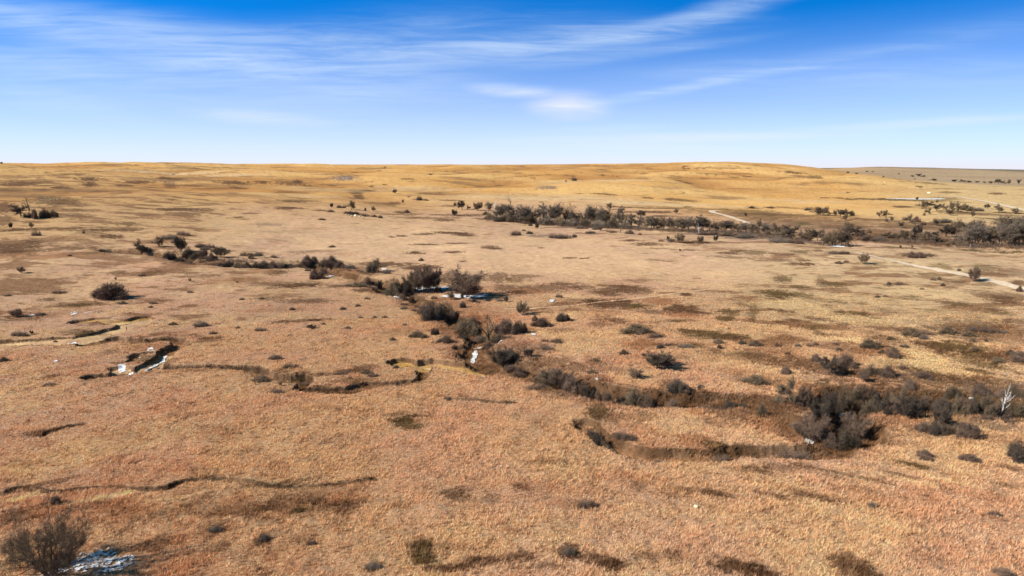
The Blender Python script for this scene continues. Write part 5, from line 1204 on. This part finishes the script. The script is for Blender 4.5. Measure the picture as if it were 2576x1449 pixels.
        ('v', 852.5, 398.5, 19, 28), ('v', 866, 393, 14, 20), ('r', 881.3, 408.5, 15, 29), ('v', 873, 404, 16, 18), ('v', 857.5, 425, 22, 25), ('v', 843, 422, 14, 16), ('m', 845.5, 436.5, 24, 14), ('m', 831, 437, 16, 12), ('m', 858, 434, 14, 10), ('r', 902.2, 401, 17, 24), ('v', 893, 405, 14, 18), ('v', 909, 417, 20, 19), ('m', 899, 412, 14, 12), ('m', 887.2, 415, 9, 7), ('m', 870.4, 375, 16, 7.6), ('m', 888.2, 377, 15, 9), ('m', 880, 374, 10, 5), ('v', 916, 404, 14, 17), ('m', 868, 412, 14, 8), ('v', 864, 382, 8, 12), ('m', 924, 377.4, 18, 5.6), ('m', 901.5, 369, 8, 4), ('m', 836, 396, 12, 12), ('m', 910, 389, 12, 8),
    ]),
    'ravR': ('in the ravine, right side', 'trees at the right side of the ravine', [
        ('m', 927, 398, 14, 10), ('m', 939, 404, 18, 12), ('v', 948, 403, 14, 14), ('r', 957, 411, 17, 25), ('v', 968, 404, 16, 16), ('v', 979, 410, 16, 22), ('r', 988, 412.5, 20, 30), ('v', 995, 405, 12, 16), ('m', 1008, 409, 16, 10), ('v', 1018, 406, 18, 16), ('m', 1013, 397, 14, 10), ('v', 941.4, 426.5, 13, 19), ('m', 925, 431.5, 15, 8), ('m', 935, 433, 17, 10), ('m', 948, 434.5, 13, 7), ('m', 962, 436, 17, 11), ('m', 975, 438, 15, 10), ('m', 970, 432, 12, 7), ('m', 952, 396, 14, 8), ('m', 981, 396, 16, 10), ('m', 1003, 398, 12, 8), ('m', 986, 419, 12, 4), ('l', 1010, 422, 16, 4),
    ]),
    'rightbrush': ('on the pale grass above the ravine', 'shrubs above the ravine', [
        ('m', 869.4, 347, 21, 8), ('m', 893.2, 357, 15, 10), ('m', 882, 353.5, 7, 4.6), ('m', 923, 339.2, 8, 5.6), ('m', 912, 335.4, 15, 8), ('m', 926, 334, 12, 4), ('m', 948, 333.4, 16, 7), ('m', 971, 331, 10, 5), ('m', 969, 336, 10, 4.6), ('m', 989, 332.2, 18, 5.6), ('m', 973, 341.6, 4, 4), ('m', 985.5, 341.4, 5, 3), ('m', 1010.5, 355.4, 8, 6), ('m', 1021, 361, 20, 9), ('m', 998, 362, 12, 4.6), ('m', 1004, 333, 8, 3), ('l', 903.5, 346.6, 10, 3), ('l', 974.6, 350.6, 8, 4), ('m', 890, 339.5, 8, 3.4), ('l', 885, 296.4, 6, 2),
    ]),
    'row1': ('in the tree row, left part', 'trees of the long row, left part', [
        ('t', 488, 212, 6, 9), ('W', 494.2, 210, 8, 10), ('t', 496.5, 218.8, 10, 11), ('t', 502.3, 220, 11, 14), ('t', 508.5, 220.6, 10, 10), ('t', 515, 221.2, 12, 14), ('t', 521.5, 221.8, 12, 15), ('t', 528, 222, 11, 14), ('t', 534, 222.2, 11, 13), ('W', 528, 219.5, 8, 17), ('m', 490, 219.5, 9, 5), ('m', 498, 221.5, 10, 4), ('t', 505, 215, 9, 9), ('u', 507, 221.6, 14, 7), ('u', 518, 222.4, 15, 7), ('u', 530, 223.2, 15, 7), ('u', 546, 224.6, 16, 7), ('t', 543.6, 223, 11, 17), ('t', 550.4, 223.4, 11, 15), ('S', 552.2, 225, 2.6, 8), ('S', 539.5, 222.5, 2.6, 8),
    ]),
    'row2': ('in the tree row, middle part', 'trees of the long row, middle part', [
        ('t', 557.6, 223.9, 12, 18), ('t', 564.6, 224.2, 13, 18), ('S', 562.8, 225, 2.2, 9), ('t', 571, 224.8, 10, 12), ('t', 576.5, 225.2, 11, 13), ('t', 583.3, 225.6, 12, 16), ('t', 589.8, 226, 12, 18), ('W', 586, 225.4, 6, 20), ('t', 595.9, 226.2, 11, 13), ('t', 601.8, 226.5, 11, 17), ('t', 607.8, 227, 11, 13), ('t', 617.8, 226.4, 10, 18), ('W', 617.2, 226.6, 6, 16), ('t', 624.4, 227.5, 11, 13), ('t', 631.4, 228, 11, 13), ('S', 587.4, 226.4, 2, 6), ('t', 612.6, 227.3, 9, 10), ('u', 560, 225.4, 14, 6), ('u', 572, 226, 14, 6), ('u', 585, 227, 15, 6), ('u', 598, 227.6, 15, 6), ('u', 611, 228.2, 14, 6), ('u', 625, 228.6, 15, 6),
    ]),
    'row3': ('in the tree row, right part', 'trees of the long row, right part', [
        ('w', 638.5, 228.4, 12, 11), ('w', 645.4, 229, 12, 11), ('w', 652, 229.7, 12, 12), ('w', 658, 230, 10, 11), ('w', 663.4, 230.2, 11, 13), ('w', 670, 230.6, 11, 12), ('w', 676.2, 231, 11, 12), ('w', 682.6, 231.2, 11, 12), ('w', 689.4, 231.4, 12, 13), ('w', 696, 231.2, 12, 14), ('W', 699, 234.6, 6, 12), ('w', 703.4, 231.2, 12, 12), ('w', 710.4, 231.4, 12, 11), ('w', 717.6, 231.6, 12, 11), ('w', 724.8, 231.8, 12, 10), ('w', 732, 232, 12, 10), ('w', 739.2, 232.2, 13, 10), ('w', 746.4, 232.6, 12, 9), ('r', 757.4, 234.8, 12, 15), ('w', 751, 234, 10, 10), ('w', 765.4, 235, 12, 11), ('m', 708, 234.5, 20, 3.4), ('m', 728, 235.8, 16, 3.4), ('m', 744, 238, 18, 4),
    ]),
    'row4': ('in the tree row, right tail', 'trees of the long row, right tail', [
        ('r', 774, 236.8, 15, 13), ('r', 783, 238.4, 14, 12), ('r', 791, 240.6, 14, 15), ('r', 801, 240.4, 9, 10), ('r', 808.8, 242.6, 15, 14), ('r', 817, 241, 10, 11), ('r', 823, 245.2, 12, 14), ('r', 833, 246, 14, 15), ('r', 841, 246.4, 13, 15), ('r', 848.8, 246.8, 10, 12), ('r', 846, 235, 13, 13), ('r', 855, 236, 13, 9), ('m', 862, 236.4, 10, 5), ('m', 869.5, 233.2, 3.6, 3.4), ('m', 778, 242.4, 18, 4), ('m', 795, 243.4, 14, 4), ('m', 868, 240.6, 16, 4.4), ('m', 879, 241, 13, 3.6), ('m', 829, 240, 10, 6),
    ]),
    'wood': ('in the right-edge wood', 'trees of the dark wood at the right edge', [
        ('w', 961.8, 246, 15.4, 16.52), ('w', 969, 246, 15.4, 18.88), ('w', 976.5, 246.2, 15.4, 20.06), ('w', 984, 246.4, 15.4, 18.88), ('w', 991.5, 246.6, 15.4, 20.06), ('w', 999, 246.8, 15.4, 20.06), ('w', 1006.5, 247, 15.4, 21.24), ('w', 1014, 247.2, 15.4, 22.42), ('w', 1021.5, 247.4, 15.4, 23.6), ('w', 1030, 248, 16.5, 23.6), ('S', 969.5, 247.8, 2.4, 4.6), ('r', 945.7, 237, 12, 12), ('r', 951.5, 236, 11, 12), ('r', 957.5, 237, 12, 17), ('r', 965, 234.5, 12, 12), ('r', 971.5, 232.6, 14, 12), ('r', 978, 231.6, 12, 12), ('w', 986, 238.5, 13.2, 10.62), ('w', 993, 236, 14.3, 11.8), ('w', 999, 233, 15.4, 15.34), ('w', 1006, 233, 14.3, 15.34), ('w', 1014.3, 232.6, 14.3, 14.16), ('w', 1022, 232.4, 13.2, 11.8), ('y', 953, 245.4, 3.4, 5.4),
    ]),
    'beforewood': ('left of the dark wood', 'trees left of the dark wood', [
        ('r', 888.5, 238, 12, 6), ('r', 903.5, 239.2, 14, 9), ('r', 917.9, 240, 10, 15), ('r', 911, 240, 11, 8), ('r', 924, 241, 11, 9), ('r', 930, 241.6, 11, 10), ('r', 936, 242, 10, 10), ('r', 934.8, 225.4, 9, 7), ('m', 944, 222.6, 14, 3.4), ('r', 909.4, 223.3, 10, 8.4), ('m', 916.4, 221.8, 7, 4.4), ('r', 900.5, 228, 5, 6), ('m', 923, 225.4, 5, 3.6), ('m', 895, 237.6, 8, 4), ('y', 900.6, 248.2, 2, 3), ('y', 912, 248.2, 2.4, 3.6),
    ]),
    'farbrush': ('near the frozen pond', 'trees between the frozen pond and the wood', [
        ('r', 922, 208.8, 8.5, 8), ('r', 928.5, 207.6, 7, 6), ('r', 929, 214.4, 6, 6.6), ('m', 924, 215.6, 3, 3), ('r', 937, 211, 7, 7), ('r', 943, 209.6, 7, 6), ('r', 949.9, 211, 9, 9), ('r', 950, 215.2, 7, 6), ('r', 957.3, 212, 10, 10), ('m', 964, 210.2, 8, 5), ('m', 971, 211, 9, 4), ('m', 979, 211.2, 9, 3), ('r', 972.2, 216.8, 5, 6), ('r', 987.6, 209, 5, 5), ('r', 998, 212, 9, 7.6), ('r', 1015.5, 213.6, 8, 5.6), ('y', 917, 200, 2.6, 3), ('y', 937, 203, 2.6, 3), ('m', 952, 205.8, 4, 2), ('y', 1024.6, 219.6, 1.6, 3),
    ]),
    'valleytrees': ('on the flat beyond the row', 'trees on the flat beyond the tree row', [
        ('r', 816, 215.3, 9, 8), ('r', 822.6, 215.5, 8, 8), ('r', 827, 215.6, 7, 8.4), ('r', 834, 216, 6, 6), ('r', 840, 216.6, 9, 7), ('r', 846.6, 215.8, 8, 6.6), ('y', 845, 220.6, 4.4, 6.6), ('m', 852, 215.4, 5, 4), ('r', 880, 217, 6, 6.4), ('r', 886, 217.2, 8, 7), ('y', 891.6, 221.4, 3, 5), ('m', 886, 221.4, 4, 3), ('r', 610.4, 209.4, 8, 6.4), ('r', 640.2, 217.4, 8, 7), ('y', 676, 213.6, 5, 5), ('y', 745.6, 216.6, 3, 4), ('m', 752, 208.2, 6, 1.8), ('m', 807, 210.4, 8, 2), ('m', 771, 208.4, 4, 2),
    ]),
    'meadow': ('on the pale meadow', 'small trees on the meadow before the tree row', [
        ('y', 537.3, 228.8, 4, 5.6), ('y', 600.3, 231, 5, 5), ('m', 530, 225.8, 5, 2), ('m', 524, 231, 4, 1.8), ('l', 553, 238.2, 8, 3.6), ('l', 560, 238.6, 9, 4), ('l', 567, 238.4, 9, 3.6), ('l', 574, 237.4, 6, 2.8), ('l', 516, 235.4, 10, 4), ('l', 529, 233.8, 8, 2.4), ('m', 630, 234, 7, 3.6), ('k', 620.6, 233, 4.6, 5), ('m', 613, 232.6, 6, 2), ('v', 680, 243, 8, 9.6), ('v', 699.9, 242.6, 6.4, 6.4), ('v', 715.3, 241.6, 5.6, 6.4), ('y', 668, 240, 3, 4), ('m', 671, 241.4, 7, 2.4), ('m', 661, 241.4, 5, 2), ('m', 640, 235, 4, 2), ('y', 680, 251, 2.4, 2), ('l', 590, 233.2, 10, 2), ('l', 582, 228.6, 12, 2.2), ('l', 596, 229.4, 10, 2),
    ]),
    'hill': ('on the slope left of the tree row', 'small trees left of the tree row', [
        ('v', 394.7, 193.6, 4.6, 4.4), ('y', 402.9, 203, 2.6, 3.6), ('m', 419, 200.2, 5, 3.6), ('m', 426, 200.6, 6, 1.4), ('y', 331.5, 207.6, 3.4, 4.4), ('m', 339, 207.8, 5, 2.4), ('m', 344, 208, 4, 2.4), ('r', 351.3, 209.6, 8.6, 8.8), ('y', 365.3, 211.2, 2, 3.4), ('v', 373.3, 211.4, 4.6, 5), ('m', 407, 212.8, 5, 2.6), ('r', 462.2, 209.8, 8, 9), ('r', 467.7, 210, 4.4, 5), ('v', 477.5, 210.6, 9.5, 8), ('v', 454.5, 215.8, 6, 6), ('m', 455, 205.6, 3, 3), ('m', 350.6, 214.2, 6, 2.6), ('m', 356, 214.4, 6, 2.4), ('m', 364, 216, 5, 2.6), ('m', 374.5, 217, 5, 2), ('m', 380, 218, 5, 2.4), ('m', 346, 213.6, 4, 2), ('m', 421.5, 260.8, 5, 2.6), ('m', 574, 180.8, 5.6, 2.8), ('m', 566, 181.6, 1.8, 1.4), ('m', 332.5, 247.2, 6, 1.8), ('l', 322, 219.8, 6, 1.6), ('m', 331, 212, 6, 2), ('m', 486, 214.6, 6, 2.6),
    ]),
    'rightgrass': ('beside the pale track at the right', 'small trees beside the pale track', [
        ('v', 863.4, 264, 8.5, 10.6), ('v', 973.7, 281.6, 9, 14), ('m', 1020, 291.6, 5, 5), ('m', 846, 262.6, 5, 2.6), ('m', 839, 263.6, 7, 2.4), ('m', 912, 257.6, 9, 4.6), ('m', 920, 257.8, 9, 4.8), ('m', 929, 256.4, 8, 2.6), ('m', 958.6, 270.8, 4, 2.4), ('m', 933, 280.4, 5, 2.8), ('m', 939, 280, 3.6, 3), ('m', 888.5, 284.4, 6, 2.4), ('m', 899, 284.6, 7, 2.8), ('m', 943, 285.6, 5, 2.4), ('y', 947.6, 247, 3, 4), ('l', 833, 253.8, 10, 2.6), ('l', 844, 254, 10, 2.6), ('m', 877, 297.3, 5, 2), ('m', 922, 289.5, 4, 2),
    ]),
    'farright': ('under the right skyline', 'far trees under the right skyline', [
        ('r', 933, 180.8, 8, 2.2), ('r', 955, 182, 6, 2.4), ('r', 961, 182.2, 7, 2.8), ('r', 968, 182.6, 7, 2), ('r', 977, 183, 4, 2), ('r', 984, 183.2, 4, 2), ('r', 991, 183.6, 6, 2.6), ('r', 998, 183.8, 5, 4.6), ('r', 1004, 184, 6, 3.4), ('r', 1009, 184, 4, 4.4), ('r', 1019, 184.6, 3.4, 5), ('r', 882.8, 178, 2.6, 2.4), ('r', 912, 177, 5, 2), ('r', 918, 176.6, 6, 2.8), ('r', 924, 177, 5, 2), ('r', 847.5, 173.4, 3.4, 2), ('r', 857, 174.2, 4, 1.4), ('r', 873, 172.3, 3, 1.4), ('r', 867, 172, 4, 1.2), ('r', 898.6, 174.4, 2, 1.2), ('r', 915, 179.6, 2, 1.6),
    ]),
}
ORD = ['first', 'second', 'third', 'fourth', 'fifth', 'sixth', 'seventh', 'eighth', 'ninth', 'tenth', 'eleventh', 'twelfth', 'thirteenth', 'fourteenth', 'fifteenth', 'sixteenth', 'seventeenth', 'eighteenth', 'nineteenth', 'twentieth',
       'twenty-first', 'twenty-second', 'twenty-third', 'twenty-fourth', 'twenty-fifth', 'twenty-sixth', 'twenty-seventh']
rr = random.Random(5)
TONE = {'plum_twig': 'purplish', 'brown_twig': 'brown', 'dark_twig': 'dark', 'grey_twig': 'grey'}
for reg, (where, group, items) in PLANTS.items():
    xs = np.array([it[1] for it in items], float); ys = np.array([it[2] for it in items], float)
    wx, wy = ground_at(xs, ys)
    wz = sheet_z(wx, wy)
    plan = []
    for k, it in enumerate(items):
        protos, nm, cat, word = KINDS[it[0]]
        pk = protos[(k * 7 + len(reg)) % len(protos)]
        if reg == 'near' and it[0] == 'N': pk = 'near'
        if it[1] == 463.2: pk = 'umbrella'; it = (*it[:3], 54, 27, it[5])
        if it[1] == 489.5: pk = 'forked'
        if it[1] == 511.5: pk = 'deadA'
        if it[0] == 'm' and it[4] < 4.2: pk = ('thicketA', 'thicketC', 'thicketB')[k % 3]
        if it[0] == 'm' and it[4] < 9 and reg in ('openmid', 'rightbrush', 'midopen', 'leftopen'): pk = ('thicketC', 'thicketA', 'thicketC', 'thicketB')[k % 4]
        mp = mpp(wx[k], wy[k], wz[k])
        plan.append((k, it, pk, nm, cat, word, it[3] * mp, it[4] * mp))
    # labels: size within its own kind, then the count from the left
    byw = {}
    for p in plan:
        tone = {'moundC': 'brown ', 'moundD': 'dark ', 'moundA': 'purplish ', 'moundB': 'purplish ', 'thicketA': 'purplish ', 'thicketC': 'brown ', 'thicketB': 'grey '}.get(p[2], '') if 'thicket' not in p[5] else ''
        byw.setdefault(tone + p[5], []).append(p)
    lab = {}
    for w_, ps in byw.items():
        ps.sort(key=lambda p: p[1][1])
        hs = sorted(p[7] * p[6] for p in ps)
        for n_, p in enumerate(ps):
            if len(p[1]) > 5: lab[p[0]] = p[1][5]; continue
            if len(ps) == 1: lab[p[0]] = f"{w_} {where}"; continue
            nth = 'leftmost' if n_ == 0 else 'rightmost' if n_ == len(ps) - 1 else f"{ORD[n_]} from the left"
            lab[p[0]] = f"{w_} {where}, {nth}"
    for k, it, pk, nm, cat, word, wm, hm in plan:
        pr = PROTO[pk]
        if it[0] in 'tw': wm *= 1.3; hm *= 1.1
        if it[0] == 'r' and 4 < it[4] < 22: wm *= 1.15
        if it[0] == 'v' and it[4] > 8: wm *= 1.15
        if it[0] == 'm' and 3 < it[4]: wm *= 1.15
        if reg in ('midopen', 'openmid', 'leftopen', 'rightbrush') and it[4] < 12: hm *= .8; wm *= .95
        rz = rr.uniform(0, 2 * math.pi)
        sc = (wm, wm, hm)
        loc = (wx[k], wy[k], wz[k] - 0.05)
        if it[0] in ('m', 'l'):                                   # shrubs are longer along the slope than they are deep
            sc = (wm, wm * rr.uniform(.6, .95) , hm); rz = rr.uniform(-.5, .5)
        if it[1] == 28.8: rz = math.pi * .5
        grp = group
        has_parts = pr['parts'] and it[4] >= 7
        if not has_parts:
            o = link(nm, pr['one'], loc=loc, label=lab[k], cat=cat, group=grp)
        else:
            o = link(nm, None, loc=loc, label=lab[k], cat=cat, group=grp)
            o.empty_display_size = 0.3
            for pn, me_ in pr['parts']: link(pn, me_, parent=o)
        o.scale = sc
        o.rotation_euler = (0, (-.32 if it[1] == 28.8 else rr.uniform(-.05, .05)), 0 if it[1] == 28.8 else rz)

# ------------------------------------------------------------------ rocks and posts
def rock_mesh(seed, m):
    r = np.random.default_rng(seed)
    nu, nv = 12, 7
    V_, F = [], []
    dirs = r.normal(0, 1, (7, 3)); dirs /= np.linalg.norm(dirs, axis=1, keepdims=True)
    for i_ in range(nv):
        th = math.pi * (i_ + .5) / nv
        for j_ in range(nu):
            ph = 2 * math.pi * j_ / nu
            d = np.array([math.sin(th) * math.cos(ph), math.sin(th) * math.sin(ph), math.cos(th)])
            rad_ = min([1.0] + [0.62 / max(1e-3, d @ q_) for q_ in dirs if d @ q_ > .5]) * r.uniform(.94, 1.04)
            V_.append(d * rad_ * .55)
    for i_ in range(nv - 1):
        for j_ in range(nu):
            a, b = i_ * nu + j_, i_ * nu + (j_ + 1) % nu
            F += [[a, a + nu, b + nu], [a, b + nu, b]]
    V_ += [V_[0] * 0 + [0, 0, .5], V_[0] * 0 + [0, 0, -.5]]
    t, bt = nu * nv, nu * nv + 1
    for j_ in range(nu):
        F += [[t, j_, (j_ + 1) % nu], [bt, (nv - 1) * nu + (j_ + 1) % nu, (nv - 1) * nu + j_]]
    return new_mesh('rock', np.array(V_), np.array(F).ravel(), 3, [MATS[m]])


rocks = [rock_mesh(s, 'limestone') for s in (1, 2, 3, 4)]
yrock = rock_mesh(9, 'yellow_stone')
ROCKS = [
    (695.9, 507.6, 4.4, 3.6, 'pale yellow rock alone in the near grass', 'y'), (837.6, 451, 4, 2.6, 'small white rock below the ravine brush', 'y'),
    (355.4, 216.3, 3.4, 2.4, 'largest yellow boulder of the outcrop on the left-centre slope', 'y'), (349, 215.4, 3, 1.6, 'flat boulder at the left end of the outcrop', 'l'), (351.6, 216.6, 3, 1.6, 'boulder left of the largest one in the outcrop', 'l'),
    (360, 216.8, 2.6, 1.4, 'boulder right of the largest one in the outcrop', 'l'), (346.5, 214.6, 2, 1.2, 'small stone above the left end of the outcrop', 'l'), (363.5, 217.6, 2, 1, 'small stone at the right end of the outcrop', 'l'),
    (98, 313, 2.5, 1.6, 'pale stone on the bank of the upper left gully', 'l'), (929, 193.4, 3.2, 1.8, 'white stone in the gold pasture above the frozen pond', 'y'), (649.5, 549, 1.4, 1.2, 'small white stone in the near grass', 'y'),
    (70, 506, 2.0, 1.8, 'small pale stone right of the low shrub at left', 'y'),
]
ra = np.array([r_[:2] for r_ in ROCKS], float)
rx_, ry_ = ground_at(ra[:, 0], ra[:, 1])
rz_ = sheet_z(rx_, ry_)
for k, (px_, py_, w_, h_, lb, t_) in enumerate(ROCKS):
    mp = mpp(rx_[k], ry_[k], rz_[k])
    o = link('rock', yrock if t_ == 'y' else rocks[k % 4], loc=(rx_[k], ry_[k], rz_[k] + h_ * mp * .3), label=lb, cat='rock', group='loose rocks on the prairie')
    o.scale = (w_ * mp, w_ * mp * .8, h_ * mp)
    o.rotation_euler = (0, 0, k * 1.3)

# broken limestone ledges: too many small stones to count
ledges = [(344, 178.3, 22, 3.4, 70), (224, 225.5, 34, 3, 90), (258, 227, 16, 2.6, 36), (168, 226, 10, 3, 18), (285, 226, 18, 2, 30), (52, 199.5, 26, 5, 40), (70, 214.3, 24, 1.5, 24), (172, 183, 10, 2.4, 14), (110, 170.3, 34, 2, 24), (195, 210.3, 22, 1.5, 22), (294, 251.8, 24, 2.6, 36),
          (110, 319, 50, 4, 40), (120, 322, 22, 4, 40), (60, 312, 50, 5, 30), (436, 363, 34, 3, 40), (300, 256, 60, 2, 20), (422, 371, 5, 8, 16), (112, 322, 60, 3, 24), (432, 200, 14, 2, 10), (515, 262, 90, 3, 14), (655, 190, 130, 5, 50), (980, 425, 50, 8, 20)]
lf = frames([(a, b, c, d, 'x', 1) for a, b, c, d, _ in ledges])
SV, SF, off = [], [], 0
r = np.random.default_rng(77)
for k, (_, _, _, _, n_) in enumerate(ledges):
    gx0, gy0, fx, fy, hw, hl = (q[k] for q in lf)
    mp = mpp(gx0, gy0, 10)
    u, v = np.clip(r.normal(0, .45, n_), -1, 1), np.clip(r.normal(0, .45, n_), -1, 1)
    X = gx0 + fy * u * hw + fx * v * hl; Y = gy0 - fx * u * hw + fy * v * hl
    Z = sheet_z(X, Y)
    for q in range(n_):
        s_ = mp * r.uniform(.35, 1.0) * (1.0 if mp > .35 else 1.2)
        a = r.uniform(0, 6.28)
        ca, sa = math.cos(a), math.sin(a)
        for bz, kk in ((-.3, 1.0), (.35, .72)):
            for sx, sy in ((-1, -1), (1, -1), (1, 1), (-1, 1)):
                lx, ly = sx * s_ * .7 * kk * r.uniform(.7, 1.1), sy * s_ * .5 * kk * r.uniform(.7, 1.1)
                SV.append((X[q] + lx * ca - ly * sa, Y[q] + lx * sa + ly * ca, Z[q] + bz * s_ * r.uniform(.7, 1)))
        for f in ((4, 5, 6, 7), (0, 1, 5, 4), (1, 2, 6, 5), (2, 3, 7, 6), (3, 0, 4, 7)):
            SF += [off + i_ for i_ in f]
        off += 8
link('rubble', new_mesh('rubble', np.array(SV), np.array(SF), 4, [MATS['limestone']]), kind='stuff', label='broken pale limestone rubble on ledges and gully banks')

# weathered posts
def post_mesh():
    r_ = np.random.default_rng(3)
    segs = [(0, 0, -.3, .02, 0, .5, .09, .085), (.02, 0, .5, .03, .01, 1.0, .085, .08), (.03, .01, 1.0, .035, .01, 1.02, .08, .01)]
    V_, T = tube_mesh(segs, 8)
    return new_mesh('post', V_, T.ravel(), 3, [MATS['dark_bark']])


pm = post_mesh()
POSTS = [(104.3, 254.4, 4, 'thin dark post on the far left slope, beside the creek head'), (126, 326.6, 3.6, 'dark leaning post in the left gully')]
pa = np.array([p[:2] for p in POSTS], float)
px_, py_ = ground_at(pa[:, 0], pa[:, 1])
pz_ = sheet_z(px_, py_)
for k, (_, _, h_, lb) in enumerate(POSTS):
    mp = mpp(px_[k], py_[k], pz_[k])
    o = link('post', pm, loc=(px_[k], py_[k], pz_[k]), label=lb, cat='post', group='old posts on the prairie')
    o.scale = (1, 1, h_ * mp); o.rotation_euler = (0, .12 * k, 0)
print('objects', len(bpy.data.objects), 'tufts', N)
